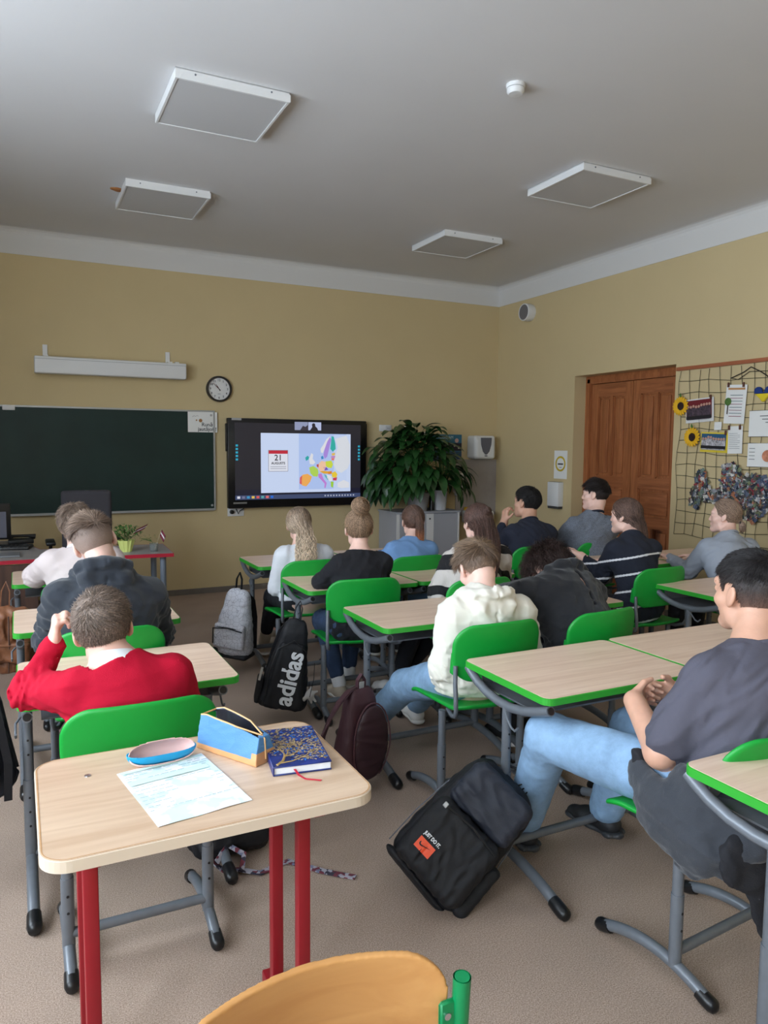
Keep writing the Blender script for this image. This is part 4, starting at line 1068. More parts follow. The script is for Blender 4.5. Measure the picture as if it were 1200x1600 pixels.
# ------------------------------------------------------------ cabinet and plant
m_cab = mat('cabinet_grey', (168, 170, 178), .5)
t = thing('cabinet', 'low light grey cabinet with two doors under the large plant', 'cabinet', (4.05, 7.2, 0))
obj('body', MB().box((-.42, -.19, .02), (.36, .235, .775)), m_cab, t)
obj('top_panel', MB().rbox((-.435, -.215, .775), (.375, .237, .797), .003, 1), m_cab, t)
for (a, c, hd) in ((-.385, -.065, 1), (.035, .335, -1)):
    d_ = obj('door', MB().rbox((a, -.208, .05), (c, -.19, .765), .003, 1), m_cab, t)
obj('centre_post', MB().box((-.06, -.212, .04), (.03, -.19, .77)), m_white, t)
obj('frame_edge', MB().box((.34, -.212, .02), (.36, -.19, .775)).box((-.42, -.212, .02), (-.39, -.19, .775)), m_white, t)
obj('lock', MB().lathe([(.009, -.214), (.008, -.219)], (-.02, 0, .715), 12, 'y'), m_black, t)
obj('plinth', MB().box((-.4, -.17, 0), (.34, .22, .02)), m_black, t)
t = thing('flower_pot', 'grey flower pot under the large plant on the cabinet', 'pot', (3.95, 7.12, .797))
obj('pot', MB().lathe([(.0, 0), (.1, 0), (.135, .2), (.125, .2), (.095, .02), (0, .02)], n=32), mat('pot_grey', (150, 150, 152), .6), t)
t = thing('flower_pot', 'tall white pot at the right end of the grey cabinet', 'pot', (4.24, 7.14, .797))
obj('pot', MB().lathe([(.0, 0), (.072, 0), (.088, .22), (.08, .22), (.07, .02), (0, .02)], n=32), mat('pot_white', (206, 206, 210), .4), t)
tag(obj('dark_bottle', MB().lathe([(0, 0), (.03, 0), (.03, .16), (.012, .19), (.012, .22), (0, .22)], (4.115, 7.1, .797), 16), m_black), 'dark bottle between the two flower pots on the cabinet', 'bottle')
pl = thing('peace_lily', 'large dark green leafy plant in pots on the grey cabinet', 'plant', (4.0, 7.12, .99))
lm = mat('lily_leaf', (36, 76, 34), .35, noise=.35, nscale=9, spec=.55)
b = MB(); st = MB(); rnd = random.Random(21); nl = 0
while nl < 400:
    a = rnd.uniform(0, 2*pi); el = rnd.uniform(-.4, 1.35); rr = rnd.uniform(.55, 1)
    q = Vector((.60*rr*math.cos(a)*math.cos(el)-.05, .24*rr*math.sin(a)*math.cos(el)-.06, .22+.52*rr*math.sin(el)))
    if q.y > .2: continue
    nl += 1
    src = Vector((-.02 if q.x < .12 else .24, 0, -.03)); m_ = (src+q)/2+Vector((0, 0, .12))
    if nl % 2: st.tube([src, m_, q], [.004, .003, .0025], 5)
    ou = Vector((q.x*1.0, q.y*.9-.03, 0)); ou = ou.normalized() if ou.length > .03 else Vector((1, 0, 0))
    L = rnd.uniform(.19, .3); dz_ = -.75+.75*math.sin(el)+rnd.uniform(-.3, .3)
    tip = q+(ou*rnd.uniform(.5, 1)+Vector((rnd.uniform(-.4, .4), rnd.uniform(-.4, .1), dz_))).normalized()*L
    if tip.y > .29: tip.y = .28
    if q.x > .02 and (q.z > .66-.95*q.x or max(q.z, tip.z) > .70-.95*min(q.x, .6)): continue
    if q.z < -.04 and abs(q.x) < .3: continue
    leaf_fan(b, q, tip, rnd.uniform(.038, .056), .16, 7, fold=.22)
for x_, z_, tx, tz in ((-.24, .52, -.36, .62), (.06, .56, .05, .72), (-.02, .5, .02, .66), (.3, .42, .42, .44), (-.5, .18, -.66, .02), (-.42, .3, -.6, .34)): leaf_fan(b, (x_, 0, z_), (tx, -.02, tz), .03, .1, 7)
obj('foliage', b, lm, pl); obj('stems', st, mat('lily_stem', (60, 100, 48), .5), pl)
obj('flower_stalk', MB().tube([(-.03, .0, .3), (-.06, .1, .62), (-.03, .2, .75)], .003, 6), mat('lily_stem'), pl)
# ------------------------------------------------------------ door wall: sign, dispenser, net and what hangs on it
xw = XR
t = thing('wall_sign', 'white sheet with a yellow ring on the wall left of the door', 'sign', (xw, 6.25, 1.32))
obj('sheet', MB().box((-.002, -.105, -.15), (0, .105, .15)), m_paper, t)
b = MB(); n = 32; 
ring = [(-.004, .082*math.cos(2*pi*j/n), .082*math.sin(2*pi*j/n)+.01) for j in range(n)]+[(-.004, .062*math.cos(2*pi*j/n), .062*math.sin(2*pi*j/n)+.01) for j in range(n)]
b.add(ring, [(j, (j+1) % n, n+(j+1) % n, n+j) for j in range(n)]); obj('yellow_ring', b, mat('sign_yellow', (206, 176, 36), .6), t)
b = MB(); b.box((-.0035, -.042, .0), (-.002, .042, .014)).box((-.0035, -.02, -.03), (-.002, .02, -.026)); obj('text_bar', b, m_ink, t)
t = thing('leaflet_holder', 'small white wall dispenser below the sign with the yellow ring', 'dispenser', (xw, 6.28, 1.0))
obj('housing', MB().rbox((-.075, -.09, -.125), (0, .09, .135), .008, 2), m_white, t); obj('dark_base', MB().rbox((-.07, -.085, -.15), (-.003, .085, -.125), .004, 1), mat('dark_grey'), t)
obj('slot', MB().box((-.06, -.08, .1355), (-.01, .08, .137)), m_black, t)
# net
m_net = mat('net_string', (58, 56, 44), .9)
t = thing('string_net', 'black string net hanging on the yellow wall from a wooden rod', 'net', (xw, 0, 0))
YN0, YN1 = 1.6, 4.72
obj('rod', MB().box((-.03, YN0, 2.175), (-.003, YN1, 2.205)), wood('rod_wood', (150, 84, 54), (170, 100, 66), .5, (10, 1, 10)), t)
cell = .102; b = MB(); rnd = random.Random(4)
ny, nz_ = int((YN1-YN0)/cell)+1, 15
def npos(i, j):
    y = YN1-.04-i*cell; z = 2.17-j*cell
    return (-.012-.004*math.sin(i*1.7+j), y+.012*math.sin(j*.9+i*.35)+.008*math.sin(i*2.3+j*1.1), z+.014*math.sin(i*.55+1)*min(1, j)+.006*math.sin(i*1.9+j*2.2))
for i in range(ny): b.tube([npos(i, j) for j in range(nz_)], .0024, 4)
for j in range(1, nz_): b.tube([npos(i, j) for i in range(ny)], .0024, 4)
obj('mesh', b, m_net, t)
obj('cord', MB().tube([(-.02, 4.17, 2.07), (-.02, 4.05, 2.11), (-.02, 3.99, 2.145), (-.02, 3.9, 2.10), (-.02, 3.7, 1.97), (-.02, 3.5, 1.9)], .004, 6).tube([(-.02, 4.16, 2.07), (-.02, 4.1, 2.055), (-.02, 4.0, 2.11), (-.02, 3.8, 2.1)], .003, 6), mat('cord_black', (36, 32, 28), .9), t)
def card(name, lab, cat, y, z, wy, hz, mm=None, tilt=0, group=None, x=-.022):
    t = thing(name, lab, cat, (xw+x, y, z), 0, group); t.rotation_euler = (math.radians(tilt), 0, 0)
    g = []; n = 8
    for i in range(n+1):
        for j in range(n+1): g.append((-.006*math.sin(i/n*pi)*math.sin(j*.6), wy/2-wy*i/n, hz/2-hz*j/n))
    N2 = (n+1)**2; b = MB(); b.add(g+[(a+.0015, p, q) for a, p, q in g], [(i*(n+1)+j, i*(n+1)+j+1, (i+1)*(n+1)+j+1, (i+1)*(n+1)+j) for i in range(n) for j in range(n)]+[(N2+i*(n+1)+j, N2+(i+1)*(n+1)+j, N2+(i+1)*(n+1)+j+1, N2+i*(n+1)+j+1) for i in range(n) for j in range(n)], True)
    obj('sheet', b, mm or m_paper, t)
    return t
def patch(t, nm, col, y0, z0, y1, z1, x=-.009, m_=None):
    obj(nm, MB().box((x, -max(y0, y1), min(z0, z1)), (x+.001, -min(y0, y1), max(z0, z1))), m_ or mat(nm, col, .7), t)
def peg(t, y, z): obj('clip', MB().rbox((-.02, y-.006, z-.02), (-.004, y+.006, z+.018), .002, 1), mat('peg_brown', (96, 56, 44), .7), t)
def photo(lab, y, z, wy, hz, bc, back, tilt):
    t = card('group_photo', lab, 'photo', y, z, wy, hz, mat('border_'+bc[0], bc[1], .6), tilt)
    patch(t, 'backdrop_'+back[0], back[1], -wy/2+.015, -hz/2+.03, wy/2-.015, hz/2-.012)
    b = MB(); bd = MB(); rnd = random.Random(int(y*100))
    k = 9
    for i in range(k):
        yy = (-.38+.76*i/(k-1))*wy; hh = hz*rnd.uniform(.4, .52)
        b.lathe([(0, -.0125), (.011, -.0115), (.012, -.01)], (0, yy, -hz*.3+hh+.008), 10, 'x')
        bd.box((-.0115, yy-.013, -hz*.38), (-.01, yy+.013, -hz*.3+hh-.004)) if i % 2 else bd.box((-.0105, yy-.014, -hz*.38), (-.0095, yy+.014, -hz*.3+hh-.004))
    obj('heads', b, mat('photo_skin', (188, 146, 128), .7), t); obj('figures', bd, mat('photo_clothes_'+back[0], (70, 56, 66) if back[0] == 'red' else (170, 166, 170), .7, noise=.6, nscale=60), t)
    patch(t, 'foreground_dark', (30, 26, 30), -wy/2+.015, -hz/2+.03, wy/2-.015, -hz/2+.055, x=-.0125)
    peg(t, -wy/2+.02, hz/2); return t
photo('group photo with dark red backdrop on the net beside the upper sunflower', 4.46, 1.825, .285, .20, ('w', (220, 218, 216)), ('red', (112, 26, 34)), -3)
photo('group photo in a yellow border on the net beside the lower sunflower', 4.30, 1.555, .27, .165, ('y', (226, 200, 60)), ('blue', (40, 86, 120)), 2)
def sunflower(lab, y, z):
    t = thing('paper_sunflower', lab, 'sunflower', (xw-.03, y, z), group='paper sunflowers on the net')
    b = MB()
    for ring_, n, r0, r1, w_ in ((0, 18, .03, .088, .016), (1, 16, .028, .078, .014)):
        for i in range(n):
            a = 2*pi*i/n+ring_*.2; leaf_fan(b, (-.003*ring_-.004, r0*math.cos(a), r0*math.sin(a)), (-.012-.004*ring_, r1*math.cos(a), r1*math.sin(a)), w_, .08, 4, nrm_=(-1, 0, 0))
    obj('petals', b, mat('petal_yellow', (230, 176, 26), .7), t)
    f = Fld(.004); f.ell((-.01, 0, 0), (.012, .036, .036)); f.fold(.003, .015, 2); obj('seed_head', f.build(), mat('seed_dark', (44, 26, 24), .95, bump=1, bscale=300), t)
    b = MB(); leaf_fan(b, (-.004, 0, .07), (-.01, .01, .115), .012, .1, 4, nrm_=(-1, 0, 0)); obj('leaf', b, m_leaf, t)
sunflower('yellow paper sunflower above, left of the dark red group photo', 4.645, 1.868); sunflower('yellow paper sunflower below, left of the yellow bordered photo', 4.51, 1.60)
t = card('printed_sheet', 'printed sheet with a tree drawing and coloured lines on the net', 'paper', 4.115, 1.86, .19, .31, tilt=3)
patch(t, 'orange_heading', (190, 140, 90), -.07, .115, .085, .13); rnd = random.Random(2)
for i in range(8): patch(t, 'red_line' if i % 2 else 'teal_line', (140, 50, 80) if i % 2 else (50, 90, 100), -.045, .07-.024*i, .07, .074-.024*i)
obj('tree_crown', MB().lathe([(0, -.012), (.03, -.01), (.032, -.008)], (0, .063, .02), 14, 'x'), m_leaf, t); patch(t, 'tree_trunk', (70, 60, 60), -.067, -.08, -.058, 0)
peg(t, .07, .155); peg(t, -.07, .155)
t = card('printed_sheet', 'small white sheet with tiny text under the tree sheet on the net', 'paper', 4.10, 1.575, .135, .22, tilt=-1)
for i in range(9): patch(t, 'text_line', (150, 150, 154), -.05, .05-.015*i, .05 if i % 3 else .03, .053-.015*i)
peg(t, .05, .1); peg(t, -.05, .1)
t = card('printed_sheet', 'white landscape sheet with three text lines at the right edge of the net', 'paper', 3.83, 1.70, .30, .205, tilt=0)
for i, (a, c) in enumerate(((-.05, .06), (-.03, .06), (.0, .08))): patch(t, 'grey_text', (96, 96, 100), a, .055-.025*i, c, .061-.025*i)
patch(t, 'sheet_border', (40, 36, 36), -.15, .1, .15, .103); patch(t, 'sheet_border', (40, 36, 36), -.15, -.103, .15, -.1)
t = card('printed_sheet', 'white landscape sheet with an orange round picture at the right edge of the net', 'paper', 3.83, 1.455, .30, .185, tilt=0)
obj('round_picture', MB().lathe([(0, -.012), (.045, -.01), (.046, -.008)], (0, -.03, -.005), 20, 'x'), mat('round_orange', (196, 130, 100), .7, noise=.3, nscale=30), t)
for i in range(4): patch(t, 'grey_text', (96,96,100), -.13, .05-.028*i, -.08, .054-.028*i)
patch(t, 'sheet_border', (40, 36, 36), -.15, -.093, .15, -.09)
t = card('blank_note', 'tiny blank pale note between the two group photos', 'note', 4.27, 1.69, .07, .065)
t = thing('felt_heart', 'blue and yellow heart at the right edge of the net', 'heart ornament', (xw-.03, 3.86, 1.93))
for nm, sg, col in (('blue_half', 1, (30, 56, 120)), ('yellow_half', -1, (222, 196, 40))):
    f = Fld(.004); f.cap((0, .045, .02), (0, 0, -.045), .034, .014, k=.02); f.cap((0, -.045, .02), (0, 0, -.045), .034, .014, k=.02); f.plane((0, 0, 0), (0, 0, -sg)); f.cutfn(lambda P, D: np.abs(P[..., 0])-.012)
    obj(nm, f.build(), mat(nm, col, .9), t)
# collage of magazine scraps shaped like a map
t = thing('paper_collage', 'collage of magazine scraps cut like a map hanging low on the net', 'collage', (xw-.025, 4.15, 1.2))
rnd = random.Random(9)
BL = [(4.46, 1.05, .05), (4.43, 1.12, .07), (4.40, 1.20, .07), (4.40, 1.28, .045), (4.34, 1.12, .06), (4.27, 1.11, .05), (4.2, 1.12, .06), (4.14, 1.14, .08), (4.13, 1.24, .08), (4.12, 1.33, .07), (4.07, 1.3, .07), (4.03, 1.2, .09), (4.02, 1.1, .08), (3.97, 1.02, .07), (3.93, 1.12, .09), (3.94, 1.25, .06), (3.86, 1.2, .1), (3.85, 1.06, .08), (3.78, 1.15, .1), (3.9, .98, .05)]
SC = [(130, 44, 54), (54, 66, 92), (150, 150, 156), (52, 60, 54), (160, 104, 74), (104, 120, 114), (38, 42, 54), (116, 124, 92), (190, 186, 180), (84, 92, 112), (60, 56, 58), (98, 84, 80)]
ms = [mat('scrap_%d' % i, c_2, .6, noise=.45, nscale=70) for i, c_2 in enumerate(SC)]
b = MB()
for (yy, zz, r) in BL:
    for k in range(int(60*r/.08*r/.08)+6):
        a, q = rnd.uniform(0, 6.28), r*math.sqrt(rnd.random()); cy, cz = yy-4.15+q*math.cos(a), zz-1.2+q*math.sin(a)
        w1, w2, th = rnd.uniform(.012, .03), rnd.uniform(.008, .018), rnd.uniform(0, 3.14); x_ = -rnd.uniform(0, .012)
        b.cur = rnd.randrange(len(ms))
        pts = [(x_+rnd.uniform(-.006, .006), cy+s1*w1*math.cos(th)-s2*w2*math.sin(th), cz+s1*w1*math.sin(th)+s2*w2*math.cos(th)) for s1, s2 in ((1,1),(-1,1),(-1,-1),(1,-1))]
        b.add(pts, [(0,1,2,3)])
obj('scraps', b, ms, t)
t = card('craft_sheet', 'plain beige craft paper on the net left of the scrap collage', 'paper', 4.6, 1.33, .02, .02) if False else None
# ------------------------------------------------------------ people
TV = V(2.66, 7.4, 1.25)
SKIN = {}
def skin(name, col):
    m = mat(name, col, .5, noise=.05, nscale=30, bump=.12, bscale=350)
    p = m.node_tree.nodes['Principled BSDF']; p.inputs['Subsurface Weight'].default_value = .12; p.inputs['Subsurface Radius'].default_value = (.012, .005, .003); p.inputs['Subsurface Scale'].default_value = 1
    return m
def frame(f, u):
    f = nrm(f); r = nrm(np.cross(f, nrm(u))); u = np.cross(r, f); return np.stack([r, f, u], 1)      # columns right, forward, up
def hand_prims(F, w, d, n, t, curl=.35, s=1.0, spread=.0, curls=None, thumb=None):
    """w wrist, d finger direction, n palm-facing normal, t towards the thumb"""
    w = V(w); d = nrm(d); n = nrm(np.asarray(n)-d*np.dot(n, d)); t = nrm(np.asarray(t)-d*np.dot(t, d)-n*np.dot(t, n))
    F.cap(w-d*.01, w+d*.03*s, .024*s, .030*s, k=.012, flat=n, ratio=.6)
    F.cap(w+d*.035*s+t*.012*s, w+d*.078*s+t*.014*s, .022*s, .021*s, k=.01, flat=n, ratio=.55)
    F.cap(w+d*.03*s-t*.012*s, w+d*.072*s-t*.016*s, .022*s, .02*s, k=.01, flat=n, ratio=.55)
    for i, (off, L) in enumerate(((.027, .068), (.0095, .075), (-.0085, .07), (-.0255, .055))):
        c = (curls[i] if curls else curl); b = w+d*(.082-.004*abs(i-1))*s+t*off*s; dd = nrm(d+t*off*spread*12); a = 0
        r = (.0092, .0092, .0088, .0078)[i]*s
        for j, fr in enumerate((.45, .3, .25)):
            a += c*(1.0, 1.25, .8)[j]; q = dd*math.cos(a)+n*math.sin(a); e = b+q*L*fr*s
            F.cap(b, e, r*(1-.08*j), r*(.92-.1*j), k=.0045 if j else .006); b = e
    b = w+d*.022*s+t*.024*s; th = thumb or (.75, .6, .35)
    e = b+nrm(t*th[0]+d*th[1]+n*th[2])*.036*s; F.cap(b, e, .0135*s, .0105*s, k=.01)
    e2 = e+nrm(t*(th[0]-.45)+d*.85+n*(th[2]+.15))*.03*s; F.cap(e, e2, .0105*s, .0085*s, k=.004)
def head_prims(F, c, R, s=1.0, face=True):
    def W(x, y, z): return V(c)+R@(V(x, y, z)*s)
    F.ell(W(0, -.012, .035), V(.074, .094, .086)*s, R, k=.02)
    F.ell(W(0, .03, -.03), V(.057, .058, .078)*s, R, k=.03)
    F.cap(W(-.036, .018, -.07), W(0, .068, -.096), .022*s, .017*s, k=.025); F.cap(W(.036, .018, -.07), W(0, .068, -.096), .022*s, .017*s, k=.025)
    for q in (-1, 1):
        F.ell(W(q*.079, -.006, -.002), V(.008, .019, .031)*s, R@np.array([[1, 0, 0], [0, .97, -.24], [0, .24, .97]], np.float32)@np.array([[.94, -.34*q, 0], [.34*q, .94, 0], [0, 0, 1]], np.float32), k=.006)
        F.ell(W(q*.073, .004, -.026), V(.007, .009, .011)*s, R, k=.006)
        F.ell(W(q*.0885, -.001, .004), V(.0045, .009, .014)*s, R, k=.004, mode='sub')
    if face:
        F.cap(W(-.036, .076, .03), W(.036, .076, .03), .011*s, k=.02)
        for q in (-1, 1):
            F.ell(W(q*.043, .052, -.022), V(.022, .024, .02)*s, R, k=.02)
            F.ell(W(q*.031, .096, .008), V(.016, .012, .011)*s, R, k=.014, mode='sub')
            F.ell(W(q*.031, .077, .007), V(.0125, .0115, .011)*s, R, k=.003)
            F.ell(W(q*.011, .090, -.032), V(.007, .008, .006)*s, R, k=.006)
        F.cap(W(0, .084, .014), W(0, .098, -.026), .006*s, .0095*s, k=.012)
        F.ell(W(0, .088, -.051), V(.021, .009, .0055)*s, R, k=.007); F.ell(W(0, .087, -.062), V(.018, .009, .0065)*s, R, k=.006)
        F.ell(W(0, .104, -.0565), V(.022, .01, .0016)*s, R, k=.003, mode='sub')
        F.ell(W(0, .078, -.092), V(.016, .012, .013)*s, R, k=.015)
CR, CC = V(.074, .094, .086), V(0, -.012, .035)
def set_attr(me, fn):
    a = np.empty(len(me.vertices)*3, np.float32); me.vertices.foreach_get('co', a)
    at = me.attributes.get('f') or me.attributes.new('f', 'FLOAT', 'POINT'); at.data.foreach_set('value', np.asarray(fn(a.reshape(-1, 3)), np.float32))
def hairline(lp, nape=-.062, front=.088, side=.004):
    return np.interp(lp[..., 1], [-.11, -.05, -.026, -.012, .006, .022, .032, .05, .075], [nape, nape, -.035, .032, .036, .03, side, .055, front])
HS = [1.0]
class Hair:
    def __init__(s, c, R, vox=.005, th=.012, nape=-.062, front=.088, side=.004, sc=1.0, rough=.002, seed=0):
        sc = sc*HS[0]; s.c, s.R, s.sc = V(c), np.asarray(R, np.float32), sc; s.rs = np.random.RandomState(seed); s.th = th
        s.F = Fld(vox); s.th = th = max(th, .007); s.rad = CR*sc+th+.001; s.hl = (nape, front, side)
        s.F.ell(s.W(CC), s.rad, R, k=.01)
        s.F.cutfn(lambda P, D: (lambda lp: np.minimum(.02, hairline(lp, *s.hl)-lp[..., 2]) if s.keep is None else np.where(s.keep(lp), -.05, hairline(lp, *s.hl)-lp[..., 2]))(s.L(P)), .006)
        s.keep = None; s.S = []; s.rough = rough; s.seed = seed
    def W(s, p): return s.c+np.asarray(p, np.float32)@s.R.T*s.sc
    def L(s, P): return ((P-s.c)@s.R)/s.sc
    def roots(s, n, zmin=None):
        q = s.rs.randn(n*4, 3).astype(np.float32); q /= np.linalg.norm(q, axis=1)[:, None]; nl = q.copy(); p = CC+q*(CR+s.th*.9/s.sc)
        ok = p[:, 2] > hairline(p, *s.hl)+.002
        if zmin is not None: ok &= p[:, 2] > zmin
        p, q = p[ok][:n], q[ok][:n]; nn = q/CR; nn /= np.linalg.norm(nn, axis=1)[:, None]
        return p, nn
    def short(s, n, L0, L1, lift=.35, zmin=None, crown=(0.0, -.06, .11), r=.0008, sweep=None, jit=.3, curl=0):
        p, nn = s.roots(n, zmin); fl = p-V(crown); fl -= nn*(fl*nn).sum(1)[:, None]; fl /= np.linalg.norm(fl, axis=1)[:, None]+1e-6
        if sweep is not None:
            fl = fl*.4+V(sweep); fl -= nn*(fl*nn).sum(1)[:, None]; fl /= np.linalg.norm(fl, axis=1)[:, None]+1e-6
        # neighbouring hairs lean together (tufts)
        cl = np.sin(p@s.rs.randn(3, 3).astype(np.float32)*70)
        d = nn*lift+fl+cl*jit+s.rs.randn(len(p), 3)*jit*.35; d /= np.linalg.norm(d, axis=1)[:, None]
        L = s.rs.uniform(L0, L1, len(p))[:, None]; k = 5; t = np.linspace(0, 1, k)[None, :, None]
        P = p[:, None]+d[:, None]*L[:, None]*t+(fl-nn*.35)[:, None]*L[:, None]*t**2*.5
        if curl:
            a = t*9+s.rs.uniform(0, 6.28, len(p))[:, None, None]; u = np.cross(d, nn)[:, None]; P = P+(u*np.cos(a)+nn[:, None]*np.sin(a))*curl*t
        s.S.append((s.W(P), r)); return s
    def gather(s, n, tie, poly, a, b, r=.0011, wave=0, wl=.05, k1=9, k2=16, spread=1.0, lat=None, jit=.002):
        """hairs combed over the skull to tie (head frame), then along poly (world) with half widths a,b"""
        p, nn = s.roots(n); tie = V(tie); poly = np.asarray(poly, np.float32); a = np.asarray(a, np.float32); b = np.asarray(b, np.float32)
        n = len(p); tt = np.linspace(0, 1, k2); kk = np.linspace(0, 1, len(poly))
        G = np.stack([np.interp(tt, kk, poly[:, i]) for i in range(3)], 1); A = np.interp(tt, np.linspace(0, 1, len(a)), a); B = np.interp(tt, np.linspace(0, 1, len(b)), b)
        for _ in range(2): G[1:-1] = (G[:-2]+2*G[1:-1]+G[2:])/4
        T = np.gradient(G, axis=0); T /= np.linalg.norm(T, axis=1)[:, None]; lt = s.R[:, 0] if lat is None else nrm(lat)
        U = lt[None]-T*(T@lt)[:, None]; U /= np.linalg.norm(U, axis=1)[:, None]; Wd = np.cross(U, T)
        th = s.rs.uniform(0, 2*pi, n)
        # side of the head decides the side of the tail
        xs = np.clip(p[:, 0]/.09, -1, 1); ct = np.where(s.rs.rand(n) < .75, xs, np.cos(th)); st = np.sqrt(np.maximum(0, 1-ct**2))*np.sign(np.sin(th)); rho = s.rs.uniform(.35, 1, n)**.5
        ph = s.rs.randint(0, 9, n)*.7+s.rs.uniform(-.25, .25, n)
        W2 = wave*np.sin(tt[None, :]*2*pi*(np.linalg.norm(np.diff(poly, axis=0), axis=1).sum()/wl)+ph[:, None])*np.minimum(1, tt*4)[None]
        tail = G[None]+U[None]*((ct*rho)[:, None]*A[None]+W2)[..., None]+Wd[None]*((st*rho)[:, None]*B[None]+W2*.6)[..., None]
        tail += s.rs.randn(n, 1, 3)*jit
        t = np.linspace(0, 1, k1)[None, :-1, None]; end = s.L(tail[:, 0]); q = p[:, None]*(1-t)+end[:, None]*t
        qq = q-CC; f = np.linalg.norm(qq/(CR+(s.th+.0035)/s.sc), axis=2, keepdims=True); bl = t**3
        q = CC+qq*(np.maximum(1, 1/np.maximum(f, .3))*(1-bl)+np.maximum(1, 1/np.maximum(f, .3))**.6*bl)
        s.S.append((np.concatenate([s.W(q), tail], 1), r)); s.tail = (G, A, B)
        s.F.p = s.F.p
        for i in range(0, k2-1):
            s.F.cap(G[i], G[i+1], max(A[i]*.8, .004), max(A[i+1]*.8, .004), k=.015, flat=Wd[i], ratio=float(np.clip(B[i]/A[i], .3, 1)))
        return s
    def bun(s, ctr, R0, r, n=260, axis=(0, -.5, .8)):
        """coiled knot of hair around ctr (head frame)"""
        ax = nrm(s.R@V(axis)); u = nrm(np.cross(ax, s.R[:, 0])); v = np.cross(ax, u); c = s.W(V(ctr)); s.F.ell(c, (R0*.8,)*3, k=.012)
        for i in range(n):
            k = 22; t = np.linspace(0, 1, k); a0 = s.rs.uniform(0, 6.28); tl = s.rs.uniform(-1, 1); t2 = s.rs.uniform(-.5, .5); a = a0+t*s.rs.uniform(2.5, 5)
            lat_ = .9*tl+.35*np.sin(a*1+t2*3); rr = R0*np.sqrt(np.maximum(.06, 1-lat_**2*.8))*s.rs.uniform(.88, 1.04)
            P = c+(u[None]*np.cos(a)[:, None]+v[None]*np.sin(a)[:, None])*rr[:, None]+ax[None]*(lat_*R0*.85)[:, None]
            s.S.append((P[None], r))
        return s
    def done(s, m, parent, attr=None):
        s.F.fold(s.rough, .012, s.seed)
        me = s.F.build(); vs_, qs_, tn_ = [], [], []; n0 = 0; strand_tone(m)
        from collections import defaultdict
        g = defaultdict(list)
        for P, r in s.S: g[(P.shape[1], r)].append(P)
        for (k, r), L in g.items():
            v, q = strands(np.concatenate(L), r); vs_.append(v); qs_.append(q+n0); n0 += len(v); tn_.append(np.repeat(s.rs.uniform(0, 1, len(v)//(k*3)), k*3))
        if vs_: me = join_np(me, np.concatenate(vs_), np.concatenate(qs_), np.concatenate(tn_))
        if attr is not None: set_attr(me, attr)
        return obj('hair', me, m, parent)

_shoe = {}
def shoe(parent, ank, toe, kind, m_up, m_sole, s=1.0, up=(0, 0, 1)):
    """ank: world ankle point; toe: direction"""
    if kind not in _shoe:
        F_ = Fld(.0042)
        F_.cap((0, -.035, .045), (0, .09, .035), .036, .040, k=.03, flat=(0, 0, 1), ratio=.9); F_.cap((0, .09, .03), (0, .155, .026), .04, .034, k=.03, flat=(0, 0, 1), ratio=.72)
        F_.cap((0, -.02, .05), (0, -.005, .095), .036, .034, k=.025); F_.box((0, 0, -.02), (.1, .4, .03), .002, mode='sub'); F_.cap((0, -.01, .1), (0, -.01, .2), .028, .03, mode='sub', k=.006)
        up_ = F_.build()
        F_ = Fld(.0042); F_.cap((0, -.04, .018), (0, .05, .018), .041, .036, k=.03, flat=(0, 0, 1), ratio=.4); F_.cap((0, .05, .016), (0, .155, .016), .038, .042, k=.03, flat=(0, 0, 1), ratio=.38)
        F_.box((0, 0, -.03), (.1, .4, .031), .002, mode='sub')
        if kind == 'runner': F_.ell((.036, -.045, .02), (.012, .024, .012), k=.006); F_.ell((-.036, -.045, .02), (.012, .024, .012), k=.006); F_.ell((0, -.078, .02), (.02, .01, .012), k=.006)
        so = F_.build()
        b = MB()
        for i in range(5): b.tube([(-.02, .02+.018*i, .078-.006*i), (0, .024+.018*i, .084-.006*i), (.02, .02+.018*i, .078-.006*i)], .0025, 6)
        _shoe[kind] = (up_, so, b.mesh('laces'))
    R = frame(toe, up); c = V(ank)-R@V(0, -.008, .095)*s
    Mx = Matrix([[*(R[i]*s), c[i]] for i in range(3)]+[[0, 0, 0, 1]])
    u, so, la = _shoe[kind]; u = u.copy(); so = so.copy(); la = la.copy()
    o = obj('shoe', u, m_up, parent); o.matrix_local = parent.matrix_world.inverted()@Mx if False else Mx
    obj('sole', so, m_sole, o); obj('laces', la, m_sole if kind != 'runner' else m_up, o)
    return o

